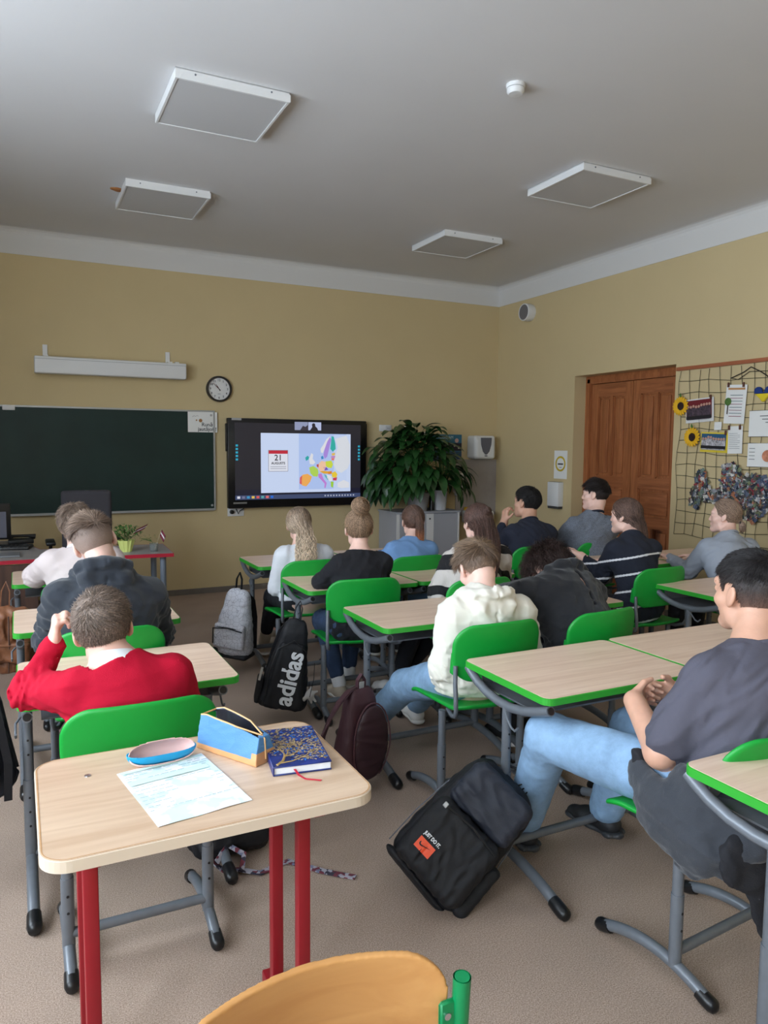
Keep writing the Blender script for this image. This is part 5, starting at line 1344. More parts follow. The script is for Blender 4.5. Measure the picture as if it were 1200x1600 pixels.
def person(label, J, top, legs=None, hair=None, skin_m=None, vox=.006, sc=1.0, wd=1.0, look=None, hup=(0, 0, 1), hands=None, shoes=None, face=True, depth=1.0):
    """J: joints in world space; look: head direction"""
    t = thing('person', label, 'person', (0, 0, 0))
    g = lambda k: V(J[k])
    P, Cc, N, Hc, SL, SR = (g(k) for k in ('P', 'C', 'N', 'H', 'SL', 'SR'))
    lat = nrm(SR-SL); tu = nrm(N-P); dp = nrm(np.cross(tu, lat)); HR = frame(look, hup)
    hipl = nrm(V(J.get('hl', (1, 0, 0)))); HL, HRr = P-hipl*.09, P+hipl*.09
    Wm = (P+Cc)/2-dp*J.get('slouch', .02)*np.sign(dp[1])
    def torso(F, o, ext=1.0):
        F.cap(HL, HRr, .088*sc+o, k=.03, flat=dp, ratio=.95)
        F.cap(P, Wm, (.135*wd+o), (.125*wd+o), k=.04, flat=dp, ratio=.76*depth)
        F.cap(Wm, Cc, (.125*wd+o), (.150*wd+o), k=.04, flat=dp, ratio=.70*depth)
        F.cap(Cc, Cc+(N-Cc)*.55, (.145*wd+o), (.09*wd+o), k=.04, flat=dp, ratio=.6*depth)
        F.cap(SL+lat*.03, SR-lat*.03, .054*sc+o, k=.04); F.cap(SL+lat*.07, N, .035+o, .045+o*.6, k=.04); F.cap(SR-lat*.07, N, .035+o, .045+o*.6, k=.04)
    def arm(F, sd, o, upto=1.0, o2=None, fore=True):
        S_, E_, W_ = (g(k+sd) for k in 'SEW'); o2 = o if o2 is None else o2
        F.cap(S_, E_ if fore else S_+(E_-S_)*upto, .050*sc+o, (.040*sc+o) if fore else .044*sc+o2, k=.025)
        if fore: F.cap(E_, E_+(W_-E_)*upto, .041*sc+o, .030*sc+o2, k=.02)
    def leg(F, sd, o, upto=1.0, o2=None):
        h_ = HL if sd == 'L' else HRr; K_, A_ = g('K'+sd), g('A'+sd); o2 = o if o2 is None else o2
        F.cap(h_, K_, (.082 if o == 0 else .074)*sc+o, .056*sc+o, k=.03); F.cap(K_, K_+(A_-K_)*upto, .054*sc+o, .036*sc+o2, k=.025)
    # body
    B = Fld(vox); torso(B, 0)
    neckb = Hc+HR@V(0, -.03, -.045)*sc
    nr = .056 if sc >= 1 else .047; B.cap(N-tu*.03, neckb, nr*sc, nr*.95*sc, k=.03)
    for sd in 'LR':
        arm(B, sd, 0); leg(B, sd, 0)
        h = (hands or {}).get(sd)
        S_, E_, W_ = (g(k+sd) for k in 'SEW')
        d = nrm(W_-E_)
        if h is None: h = dict(d=d+V(0, 0, -.1), n=(0, 0, -1), t=(1, 0, 0) if sd == 'L' else (-1, 0, 0))
        B.cap(W_-d*.03, W_, .028*sc, .026*sc, k=.01)
        hand_prims(B, W_, h['d'], h['n'], h['t'], h.get('curl', .3), .95*sc, h.get('spread', .1), h.get('curls'), h.get('thumb'))
        if not shoes: 
            A_ = g('A'+sd); B.cap(A_, A_+V(0, .12, -.06), .036, .03, k=.02)
    hsc = sc*.96; HS[0] = hsc; head_prims(B, Hc, HR, hsc, face)
    obj('body', B.build(), skin_m, t)
    if face:
        e = MB(); br = MB()
        for q in (-1, 1):
            c = Hc+HR@V(q*.031, .0815, .007)*hsc; rr = .0072
            ir = [c+HR@(V(rr*.6*math.cos(a), .0075, rr*.6*math.sin(a))) for a in np.linspace(0, 2*pi, 10, endpoint=False)]
            e.add(ir, [tuple(range(10))])
            br.tube([Hc+HR@V(q*.018, .088, .028)*hsc, Hc+HR@V(q*.034, .0855, .033)*hsc, Hc+HR@V(q*.048, .072, .029)*hsc], .0028, 6)
        obj('iris', e, mat('iris_dark', (40, 30, 26), .3), t); obj('eyebrows', br, mat('brow_brown', (84, 64, 52), .9), t)
    # top
    o = top.get('off', .014); G = Fld(top.get('vox', vox+.001)); torso(G, o); long_ = top.get('sleeve', 1)
    for sd in 'LR':
        S_, E_, W_ = (g(k+sd) for k in 'SEW')
        if long_ == 1:
            arm(G, sd, o+.002, .96, top.get('cuff', .004)); d = nrm(W_-E_); q = E_+(W_-E_)*.90
            if top.get('rib'): G.cap(q, W_-d*.004, .034*sc+.005, .032*sc+.004, k=.006)
            for j, am in ((E_, top.get('fold', .006)*1.3),): G.fold(am, .055, int(abs(j[0])*977) % 97, where=(lambda P, j=j: np.exp(-((P-j)**2).sum(-1)/.012)))
        else: arm(G, sd, o+.006, long_, o+.008, fore=False)
    if 'hem' in top: G.plane(P-tu*top['hem'], -tu)
    if top.get('hood'):
        hs = top['hood']; hR = np.stack([lat, -dp*np.sign(-dp[1])*-1, tu], 1)
        bk = -dp if dp[1] > 0 else dp            # pointing backwards
        nn = N+bk*.01
        q = lambda x, y, z: nn+lat*x*hs+bk*y*hs+tu*z*hs
        pts = [(-.075, -.06, -.035), (-.1, -.0, .0), (-.085, .07, .025), (-.045, .1, .035), (0, .108, .038), (.045, .1, .035), (.085, .07, .025), (.1, .0, .0), (.075, -.06, -.035)]
        for a_, b_ in zip(pts, pts[1:]): G.cap(q(*a_), q(*b_), .030*hs, .030*hs, k=.02)
        G.ell(q(0, .09, -.065), V(.112, .052, .095)*hs, np.stack([lat, bk, tu], 1), k=.014)
        G.cap(q(-.07, .10, -.02), q(-.006, .115, -.155), .040*hs, .026*hs, k=.014); G.cap(q(.07, .10, -.02), q(.006, .115, -.155), .040*hs, .026*hs, k=.014)
        G.box(q(0, .152, -.06), V(.0015, .02, .12)*hs, .001, R=np.stack([lat, bk, tu], 1), k=.006, mode='sub')
        G.ell(neckb+tu*.02+(-bk)*.005, V(.066, .068, .09), HR, k=.012, mode='sub')
        G.fold(.005, .06, 5, where=lambda P: np.exp(-((P-q(0, .08, -.03))**2).sum(-1)/.02))
    elif top.get('turtle'):
        G.cap(N-tu*.01, N+(neckb-N)*top['turtle'], .062*sc, .06*sc, k=.015)
    G.fold(top.get('fold', .006), .11, top.get('seed', 3), sharp=.8)
    G.fold(top.get('fold', .006)*.8, .06, top.get('seed', 3)+9, sharp=.7, where=lambda P: np.exp(-((P-(P_w))**2).sum(-1)/.03))
    P_w = (P+Wm)/2
    if not top.get('hood') and not top.get('turtle'): nd = nrm(neckb-N); nn_ = nrm(nd*.8+tu*.2); n0 = N+nd*top.get('neck', .012); G.cutfn(lambda X_, D: np.where(((X_-n0)**2).sum(-1) < .0085, (X_-n0)@nn_, -.05), .003)
    at = top.get('attr')
    go = obj(top.get('name', 'sweater'), G.build(attr=(lambda X: at(X, P, N, tu, lat, dp)) if at else None), top['m'], t)
    if top.get('collar'):
        cm, cr, cw = top['collar']; nd = nrm(neckb-N); b = MB(); u_ = lat; v_ = nrm(np.cross(nd, lat)); c0 = N+nd*top.get('neck', .012)
        b.tube([c0+u_*math.cos(a)*(.060*sc+cr)+v_*math.sin(a)*(.060*sc+cr)+nd*(.0) for a in np.linspace(0, 2*pi, 28, endpoint=False)], cw, 8, closed=True, flat=(1, 1))
        obj('collar', b, cm, go)
    if top.get('seams'):
        pass
    # legs
    if legs:
        G = Fld(vox+.002); o = legs.get('off', .012)
        G.cap(HL, HRr, .082*sc+o*.5, k=.03, flat=dp, ratio=.95); G.cap(P, P+tu*.07, .128*wd, .12*wd, k=.03, flat=dp, ratio=.72)
        for sd in 'LR': leg(G, sd, o, legs.get('len', .93), legs.get('flare', o))
        for sd in 'LR':
            for j, am in ((g('K'+sd), .007), (g('A'+sd), .006)): G.fold(am, .06, int(abs(j[1])*577) % 89, sharp=.8, where=(lambda X, j=j: np.exp(-((X-j)**2).sum(-1)/.012)))
        G.fold(.003, .09, 6)
        obj(legs.get('name', 'trousers'), G.build(), legs['m'], t)
    if shoes:
        for sd in 'LR':
            A_, toe = g('A'+sd), (J.get('T'+sd) or (0, 1, 0)); shoe(t, A_, toe, shoes[0], shoes[1], shoes[2], up=J.get('U'+sd, (0, 0, 1)))
            if len(shoes) > 3: F_ = Fld(.006); K_ = g('K'+sd); dd = nrm(A_-K_); F_.cap(A_-dd*.075, A_, .041, .041, k=.01); obj('sock', F_.build(), shoes[3], t)
    if hair: hair(Hc, HR, t)
    return t
def lookat(h, tgt=TV, w=1.0, down=0):
    d = V(tgt)-V(h); d = d/np.linalg.norm(d); d[2] -= down; return d
# ------------------------------------------------------------ bags and the hanging jacket
def bag(name, lab, cat, loc, Rm, w_, d_, h_, m_body, m_strap, taper=.3, pocket=(.38, .28, .3), straps=True, loop=.08, fold=.006, seed=1, bulge=.0, vox=.006):
    t = thing(name, lab, cat, (0, 0, 0)); t.matrix_world = Matrix([[*[float(x) for x in Rm[i]], loc[i]] for i in range(3)]+[[0, 0, 0, 1]])
    F_ = Fld(vox); F_.box((0, 0, h_/2), (w_/2, d_/2, h_/2), min(w_, d_)*.42, taper=taper)
    F_.cap((0, 0, h_*.86), (0, 0, h_*.93), w_*.2, w_*.08, k=.04, flat=(0, 1, 0), ratio=.7)
    if bulge: F_.ell((0, -d_*.2, h_*.4), (w_*.42, d_*.5, h_*.36), k=.05)
    F_.fold(fold, .13, seed); F_.fold(fold*.5, .06, seed+2)
    bd = obj('bag_body', F_.build(), m_body, t)
    if pocket:
        pw, ph, pz = pocket; F_ = Fld(vox); F_.box((0, -d_/2-.004, h_*pz), (w_*pw, .028, h_*ph*.6), .02); F_.fold(fold*.6, .08, seed+5)
        pk = obj('front_pocket', F_.build(), m_body, t)
        obj('zip', MB().tube([(-w_*pw*.85, -d_/2-.028, h_*(pz+ph*.42)), (0, -d_/2-.034, h_*(pz+ph*.46)), (w_*pw*.85, -d_/2-.028, h_*(pz+ph*.42))], .003, 6), m_strap, pk)
    if straps:
        for s in (-1, 1):
            P_ = [(s*w_*.1, d_*.3, h_*.93), (s*w_*.2, d_*.62, h_*.8), (s*w_*.26, d_*.72, h_*.55), (s*w_*.3, d_*.66, h_*.3), (s*w_*.36, d_*.5, h_*.1)]
            obj('shoulder_strap', MB().ribbon(P_, .045, .01, (0, 1, .1)), m_strap, t)
    if loop: obj('handle', MB().ribbon([(-.02, 0, h_*.95), (-.018, 0, h_+loop*.6), (0, 0, h_+loop), (.018, 0, h_+loop*.6), (.02, 0, h_*.95)], .02, .005, [(-1, 0, 0), (-1, 0, .3), (0, 0, 1), (1, 0, .3), (1, 0, 0)]), m_strap, t)
    return t, bd
def Rzt(rz, roll=0, lean=0):
    return np.array(Matrix.Rotation(math.radians(rz), 3, 'Z')@Matrix.Rotation(math.radians(roll), 3, 'Y')@Matrix.Rotation(math.radians(lean), 3, 'X'), dtype=float)

m_nyl = mat('black_nylon', (22, 23, 28), .62, bump=.3, bscale=500, spec=.4)
m_gmel = mat('marled_grey', (150, 152, 162), .9, noise=.18, nscale=120, bump=.3, bscale=200)
# light grey backpack
t, bd = bag('backpack', 'light grey crackle patterned backpack hanging from the front middle desk', 'backpack', (1.245, 4.72, .115), Rzt(-42, 5), .27, .16, .45, m_gmel, m_nyl, taper=.42, pocket=(.4, .3, .34), loop=.11, seed=4, bulge=1)
nt = m_gmel.node_tree; v = nt.nodes.new('ShaderNodeTexVoronoi'); v.feature = 'DISTANCE_TO_EDGE'; v.inputs['Scale'].default_value = 34
tc = nt.nodes.new('ShaderNodeTexCoord'); nt.links.new(tc.outputs['Object'], v.inputs['Vector']); cr = nt.nodes.new('ShaderNodeValToRGB'); e = cr.color_ramp.elements
e[0].position = .01; e[0].color = (*lin((96, 96, 110)), 1); e[1].position = .022; e[1].color = (*lin((198, 199, 208)), 1); nt.links.new(v.outputs['Distance'], cr.inputs['Fac']); nt.links.new(cr.outputs['Color'], nt.nodes['Principled BSDF'].inputs['Base Color'])
obj('bottom_panel', MB().rbox((-.12, -.075, -.004), (.12, .08, .03), .02, 3), m_nyl, t)
obj('round_badge', MB().lathe([(.022, -.1), (.02, -.106), (0, -.107)], (-.09, 0, .05), 16, 'y'), m_nyl, t)
obj('zip_frame', MB().tube([(-.1, -.116, .1), (-.105, -.118, .2), (.0, -.125, .215), (.1, -.118, .2)], .004, 6), m_nyl, t)
# black backpack with white lettering
Rb = Rzt(-16, 11, -3)
t, bd = bag('backpack', 'black backpack with white lettering hanging from a middle row desk', 'backpack', (1.235, 3.73, .085), Rb, .30, .15, .49, m_nyl, m_nyl, taper=.62, pocket=None, loop=.10, fold=.007, seed=8)
F_ = Fld(.005); F_.box((0, -.05, .19), (.11, .04, .18), .03, taper=.4); F_.fold(.004, .1, 3); fp = obj('front_pocket', F_.build(), m_nyl, t)
bv = bvh(fp); b = MB(); put_text(b, 'adidas', .132, (.012, -.09, .185), (.08, 0, 1), (-1, 0, .08), .0008, bold=.0035, onto=bv, squeeze=.88)
obj('lettering', b, mat('print_white', (226, 228, 232), .6), fp)
obj('zip', MB().tube([(-.095, -.075, .04), (-.1, -.08, .2), (-.08, -.075, .33), (0, -.07, .385), (.08, -.075, .33)], .003, 6), m_cap, fp)
obj('side_pocket', MB().rbox((-.15, -.05, .02), (-.12, .06, .16), .012, 2), m_nyl, t)
obj('mesh_tag', MB().ribbon([(-.14, -.06, .22), (-.145, -.065, .15)], .012, .002, (0, 1, 0)), m_alu, t)
obj('key_cord', MB().tube([(.13, -.06, .28), (.14, -.07, .2), (.135, -.075, .1)], .002, 5), m_cap, t)
kc = thing('plush_keyring', 'small white plush figure hanging from the black backpack', 'keyring', (1.375, 3.66, .16))
F_ = Fld(.004); F_.ell((0, 0, 0), (.028, .02, .022)); F_.ell((-.035, 0, -.015), (.016, .014, .014), k=.015)
for a, c in (((.015, 0, -.01), (.035, 0, -.04)), ((0, 0, -.01), (.012, 0, -.045)), ((.02, 0, .01), (.045, 0, .012)), ((-.005, 0, .015), (.012, 0, .038)), ((-.03, 0, -.02), (-.045, 0, -.04))): F_.cap(a, c, .009, .007, k=.01)
obj('figure', F_.build(), mat('plush_white', (196, 192, 190), .95, bump=.5, bscale=300), kc); obj('cord', MB().tube([(0, 0, .02), (.0, .0, .07)], .002, 5), m_cap, kc)
# maroon bag
m_mb = mat('maroon_nylon', (66, 36, 44), .6, bump=.25, bscale=400)
t, bd = bag('backpack', 'dark maroon backpack hanging open from the desk left of the white hoodie', 'backpack', (1.28, 2.83, .06), Rzt(12, 3), .27, .13, .40, m_mb, m_mb, taper=.5, pocket=None, straps=False, loop=.06, fold=.005, seed=12)
F_ = Fld(.005); F_.ell((.03, -.055, .17), (.092, .03, .165), k=.02); F_.fold(.004, .08, 5); obj('front_panel', F_.build(), mat('maroon_inner', (52, 27, 35), .5, bump=.2, bscale=300), t)
pp = [(.03+.098*math.sin(a), -.066+.012*abs(math.cos(a)), .17+.172*math.cos(a)) for a in np.linspace(-2.6, 2.6, 26)]
obj('zip', MB().tube(pp, .0035, 6), mat('zip_maroon', (84, 52, 58), .5), t)
P_ = [(-.0, .02, .40), (-.06, .0, .395), (-.13, -.03, .365), (-.19, -.05, .31), (-.225, -.06, .25), (-.235, -.06, .22)]
obj('shoulder_strap', MB().ribbon(P_, .035, .008, (0.3, 0.4, 1)), m_mb, t); obj('shoulder_strap', MB().ribbon([(.05, .06, .36), (.12, .08, .3), (.13, .085, .1), (.1, .08, .03)], .035, .008, (1, .5, 0)), m_mb, t)
obj('hang_tag', MB().rbox((-.015, -.012, .40), (.012, -.008, .43), .002, 1), m_alu, t)
# large black backpack lying on the floor
rtv, Zv, fv = V(.896, -.444, 0), V(.13, .26, .955), None
Zv = nrm(V(.03, .5, .87)); U = nrm(rtv*.76+Zv*.65); X_ = nrm(rtv*.65-Zv*.76); Nf = nrm(np.cross(U, X_)); Y_ = -Nf if np.dot(Nf, V(-.4, -.85, .3)) > 0 else Nf
X_ = np.cross(Y_, U); Rm = np.stack([X_, Y_, U], 1).astype(float)
c0 = V(1.335, 2.045, .195)-U*.235
t, bd = bag('backpack', 'large black backpack lying tilted on the floor with an orange patch', 'backpack', tuple(float(x) for x in c0), Rm, .33, .20, .47, m_nyl, m_nyl, taper=.16, pocket=None, loop=0, fold=.008, seed=15)
F_ = Fld(.005); F_.box((-.005, -.105, .14), (.135, .055, .125), .04); F_.fold(.006, .09, 3); fp = obj('lower_pocket', F_.build(), m_nyl, t)
F_ = Fld(.005); F_.box((-.0, -.095, .35), (.125, .055, .085), .035); F_.fold(.006, .08, 8); up_p = obj('upper_pocket', F_.build(), mat('slate_nylon', (34, 38, 50), .6, bump=.3, bscale=500), t)
bv = bvh(fp); b = MB(); put_text(b, 'JUST DO IT.', .0165, (-.066, -.17, .128), (1, 0, 0), (0, 0, 1), .0006, bold=.0008, onto=bv, squeeze=.75); obj('lettering', b, mat('print_white'), fp)
b = MB(); vs = []
for i in range(9):
    for j in range(5):
        q = Vector((-.10+.062*i/8, -.3, .075+.038*j/4)); hit = bv.ray_cast(q, Vector((0, 1, 0)), .4); vs.append((q.x, hit[0].y-.0015 if hit[0] else -.16, q.z))
b.add(vs, [(i*5+j, (i+1)*5+j, (i+1)*5+j+1, i*5+j+1) for i in range(8) for j in range(4)]); obj('orange_patch', b, mat('patch_orange', (240, 88, 50), .5), fp)
sw = [(p*.62, q*.62) for p, q in [(-.032, .012), (-.036, .004), (-.033, -.006), (-.024, -.01), (-.01, -.006), (.034, .012), (-.012, .0), (-.022, -.003), (-.028, .0), (-.029, .006)]]
b = MB(); b.add([((lambda h: (-.069+p, (h[0].y if h[0] else -.16)-.0028, .094+q))(bv.ray_cast(Vector((-.069+p, -.3, .094+q)), Vector((0, 1, 0)), .4))) for p, q in sw], [tuple(range(len(sw)))]); obj('curved_tick', b, m_ink, fp)
obj('zip', MB().tube([(-.11, -.158, .235), (0, -.165, .245), (.11, -.158, .235)], .0035, 6), m_cap, fp); obj('zip_puller', MB().rbox((-.115, -.168, .225), (-.1, -.16, .243), .002, 1), m_alu, fp)
for s, pth in ((1, [(.163, -.03, .03), (.163, -.01, .16), (.15, .0, .3), (.11, .0, .43)]), (-1, [(-.163, -.03, .03), (-.163, -.01, .16), (-.15, .0, .3), (-.11, .0, .43)])): obj('side_piping', MB().tube(pth, .0022, 6), mat('piping_grey', (96, 98, 106), .6), t)
F_ = Fld(.006); F_.box((.148, -.01, .12), (.026, .075, .1), .02); F_.fold(.004, .07, 2); obj('side_pocket', F_.build(), m_nyl, t)
b = MB().ribbon([(-.03, .06, .46), (-.035, .03, .50), (0, .02, .515), (.035, .03, .50), (.03, .06, .46)], .025, .008, [(-1, 0, 0), (-.5, 0, 1), (0, 0, 1), (.5, 0, 1), (1, 0, 0)]); obj('handle', b, m_nyl, t)
b = MB(); 
for k in range(3): b.tube([(.03+.02*k, .0, .46), (.05+.01*k, -.03, .505), (.08, -.02, .52+.006*k), (.11, .01, .50), (.1, .03, .46)], .0028, 6)
obj('cord', b, m_cap, t)
F_ = Fld(.006); F_.cap((-.11, -.04, .012), (.11, -.0, .0), .05, .045, flat=(0, 0, 1), ratio=.35); F_.fold(.004, .06, 4); obj('base_flap', F_.build(), m_nyl, t)
# brown leather bag, dark backpack at the left edge, black bag with patterned strap
m_lea = mat('brown_leather', (122, 76, 48), .5, noise=.25, nscale=12, bump=.3, bscale=120)
t, bd = bag('leather_bag', 'brown leather bag hanging behind the desk at the left edge', 'bag', (-.10, 4.06, .36), Rzt(0, 4), .34, .12, .34, m_lea, m_lea, taper=.35, pocket=(.36, .26, .35), straps=False, loop=.12, fold=.014, seed=20)
b = MB()
for q in (-.1, -.04, .03, .09): b.tube([(q, -.075, .02), (q*.9, -.085, .16), (q*.6, -.07, .3)], .004, 6)
obj('seam', b, mat('leather_dark', (72, 44, 30), .6), t)
t, bd = bag('backpack', 'dark navy backpack at the left edge hanging from the front desk', 'backpack', (-.175, 2.80, .28), Rzt(-12, -6), .32, .18, .52, mat('navy_nylon', (26, 31, 44), .65, bump=.3, bscale=400), m_nyl, taper=.35, loop=.08, fold=.01, seed=24)
obj('side_strap', MB().ribbon([(.1, -.1, .5), (.15, -.11, .35), (.16, -.11, .15), (.14, -.1, .02)], .025, .005, (.3, -1, 0)), m_nyl, t)
t, bd = bag('gym_bag', 'black bag on the floor behind the red legs of the near desk', 'bag', (.665, 2.60, .0), Rzt(8), .36, .24, .22, m_nyl, m_nyl, taper=.3, pocket=None, straps=False, loop=.05, fold=.012, seed=26)
m_br = mat('braid_strap', (120, 112, 124), .9); nt = m_br.node_tree; tc = nt.nodes.new('ShaderNodeTexCoord'); v = nt.nodes.new('ShaderNodeTexVoronoi'); v.inputs['Scale'].default_value = 70
nt.links.new(tc.outputs['Object'], v.inputs['Vector']); cr = nt.nodes.new('ShaderNodeValToRGB'); cr.color_ramp.interpolation = 'CONSTANT'; e = cr.color_ramp.elements; e.new(.5); e.new(.75)
for i, (p_, c_2) in enumerate(((0, (54, 50, 66)), (.3, (168, 164, 176)), (.55, (110, 50, 64)), (.75, (120, 124, 150)))): e[i].position = p_; e[i].color = (*lin(c_2), 1)
nt.links.new(v.outputs['Color'], cr.inputs['Fac']); nt.links.new(cr.outputs['Color'], nt.nodes['Principled BSDF'].inputs['Base Color'])
b = MB().ribbon([(.56, 2.47, .06), (.60, 2.45, .02), (.66, 2.44, .012), (.72, 2.40, .006), (.78, 2.42, .006), (.83, 2.43, .006), (.87, 2.38, .006), (.92, 2.32, .005), (.97, 2.27, .005), (1.01, 2.235, .005)], .026, .004, (0, 0, 1))
b.ribbon([(.58, 2.46, .05), (.63, 2.50, .08), (.68, 2.47, .05), (.66, 2.43, .014)], .02, .004, (.2, -1, .3))
o_ = obj('patterned_strap', b, m_br, t); o_.matrix_parent_inverse = t.matrix_world.inverted()
# dark jacket hanging on the chair
t = thing('jacket', 'dark grey jacket draped over the chair of the person in grey T-shirt', 'jacket', (1.6, 1.35, 0))
m_jk = mat('jacket_slate', (50, 53, 60), .85, bump=.3, bscale=300, sheen=.2); m_jk2 = mat('jacket_black', (30, 30, 35), .9, bump=.3, bscale=300)
F_ = Fld(.006); X = (1, -.15, 0)
F_.cap((-.005, .17, .55), (-.03, .06, .50), .06, .085, k=.03, flat=X, ratio=.5); F_.cap((-.035, .08, .50), (-.03, -.03, .45), .09, .085, k=.03, flat=X, ratio=.4)
F_.cap((-.03, -.02, .47), (.02, -.10, .46), .085, .075, k=.03, flat=X, ratio=.45); F_.cap((.0, .0, .56), (.06, -.11, .52), .09, .10, k=.04, flat=X, ratio=.5)
F_.fold(.012, .11, 5, sharp=.9); F_.fold(.004, .05, 9, sharp=.9)
obj('body_panel', F_.build(), m_jk, t)
F_ = Fld(.006); F_.cap((.03, -.14, .46), (.16, -.17, .42), .08, .08, k=.03, flat=(0, 1, 0), ratio=.4); F_.cap((.10, -.165, .40), (.12, -.165, .27), .075, .045, k=.03, flat=(.2, 1, 0), ratio=.45)
F_.fold(.012, .09, 15, sharp=.8); obj('sleeve', F_.build(), m_jk2, t)
F_ = Fld(.005); F_.cap((.0, .19, .61), (.0, .17, .56), .02, .03, k=.02); F_.fold(.005, .05, 2); obj('collar', F_.build(), m_jk2, t)
sk = skin('skin_light', (222, 176, 158)); sk2 = skin('skin_tan', (206, 158, 134)); sk3 = skin('skin_pale', (232, 190, 174))
def hm(name, col, n=.3): return mat('hair_'+name, col, .42, noise=min(.8, n+.25), nscale=220, spec=.4, bump=.6, bscale=500)
dk = denim('denim_dark', (44, 62, 92)); dl_ = denim('denim_pale', (132, 164, 196)); dm = denim('denim_mid', (112, 142, 172))
m_blkcloth = mat('black_cotton', (24, 25, 30), .9, bump=.25, bscale=400, sheen=.2)
m_navyd = mat('dark_trousers', (26, 27, 34), .9, bump=.2, bscale=300)
m_wsole = mat('white_sole', (218, 216, 212), .6); m_wshoe = mat('white_leather', (224, 222, 220), .5); m_bshoe = mat('black_shoe', (30, 31, 34), .6); m_gsole = mat('dark_sole', (56, 58, 62), .45)
m_beigeshoe = mat('beige_shoe', (184, 170, 152), .7); m_wsock = mat('white_sock', (222, 222, 226), .9)
def std(P, yk=.38, sp=.1, J=None, ya=.40):
    x, y, z = P; d = dict(KL=(x-sp, y+yk, .475), KR=(x+sp, y+yk, .475), AL=(x-sp, y+ya, .105), AR=(x+sp, y+ya, .105))
    d.update(J or {}); return d

# red sweater boy
J = std((.29, 2.20, .53), J=dict(P=(.29, 2.20, .53), C=(.268, 2.215, .725), N=(.245, 2.255, .855), H=(.215, 2.315, .945), SL=(.125, 2.235, .795), SR=(.402, 2.235, .805), EL=(.012, 2.36, .775), WL=(.083, 2.40, .895),
    ER=(.452, 2.30, .615), WR=(.37, 2.50, .60), slouch=.03, KL=(.17, 2.66, .50), KR=(.42, 2.66, .50), AL=(.14, 3.12, .105), AR=(.42, 3.10, .105)))
def h1(c, R, t):
    H = Hair(c, R, .0045, .009, seed=1, side=.01, nape=-.055); H.short(9000, .007, .014, .4, jit=.35, r=.0007).short(5000, .014, .028, .55, zmin=.03, jit=.5, r=.0008, sweep=(.3, .5, 0)); H.done(hm('ash_brown', (132, 114, 102)), t)
m_redk = mat('red_knit', (180, 16, 46), .9, bump=.35, bscale=450, spec=.2)
p3 = person('person in a red sweater with white shirt collar, hand raised to head', J, dict(m=m_redk, off=.016, fold=.009, neck=.012, rib=True, seed=5), dict(m=m_navyd), h1, sk, vox=.0048,
    look=(.1, .98, -.12), hup=(-.14, .12, 1), hands=dict(L=dict(d=(.1, -.1, .98), n=(.95, .1, -.1), t=(-.1, 1, 0), curls=(1.0, .95, .95, 1.0), thumb=(.5, .8, .5))), shoes=('runner', m_bshoe, m_gsole))
b = MB(); nd = nrm(V(.225, 2.285, .91)-V(.245, 2.255, .855)); c0 = V(.243, 2.258, .866); u_ = V(1, 0, 0); v_ = nrm(np.cross(nd, u_))
vs = []; n = 32
for (rr, hh) in ((.071, -.03), (.070, -.005), (.0665, .014), (.061, .026), (.0585, .022), (.063, -.03)):
    for j in range(n): a = 2*pi*j/n; vs.append(c0+u_*math.cos(a)*rr+v_*math.sin(a)*rr+nd*(hh+.006*math.sin(a)))
b.add(vs, [(k*n+j, k*n+(j+1) % n, (k+1)*n+(j+1) % n, (k+1)*n+j) for k in range(5) for j in range(n)], True)
obj('shirt_collar', b, mat('white_shirt', (226, 228, 232), .8), p3)

# black hoodie with fade
J = std((.31, 3.10, .53), J=dict(P=(.31, 3.10, .53), C=(.312, 3.14, .80), N=(.302, 3.20, .965), H=(.283, 3.29, 1.085), SL=(.142, 3.17, .885), SR=(.478, 3.165, .87), EL=(.098, 3.27, .70), WL=(.21, 3.50, .735), ER=(.53, 3.27, .685), WR=(.42, 3.50, .735), slouch=.03))
m_hood = ramp_attr('faded_black_cotton', [(0, (30, 36, 46)), (1, (30, 36, 46))], .9, bump=.3)
def h2(c, R, t):
    H = Hair(c, R, .0045, .005, seed=2, nape=-.075, rough=.0004); H.short(4200, .022, .042, .55, zmin=.062, jit=.35, sweep=(-.5, .6, .1), r=.0008)
    H.short(1500, .008, .014, .3, zmin=.045, r=.0006)
    m_ = ramp_attr('fade_hair', [(.0, (224, 184, 168)), (.25, (192, 164, 150)), (.5, (152, 130, 119)), (.7, (118, 98, 86)), (1, (138, 116, 100))], .6, noise=.5, nscale=500)
    H.done(m_, t, attr=lambda X: np.clip((H.L(X)[:, 2]+.08)/.19, 0, 1))
person('person in a black hoodie with faded short haircut, seen from behind', J, dict(name='hoodie', m=mat('hoodie_black', (30, 36, 46), .9, bump=.3, bscale=400, sheen=.25), off=.026, fold=.012, hood=.98, rib=True, seed=8), dict(m=m_navyd), h2, sk3, vox=.0055, wd=1.16, sc=1.03, depth=1.1,
    look=(.12, .97, -.25), hup=(-.32, .2, .93), shoes=('runner', m_bshoe, m_gsole))

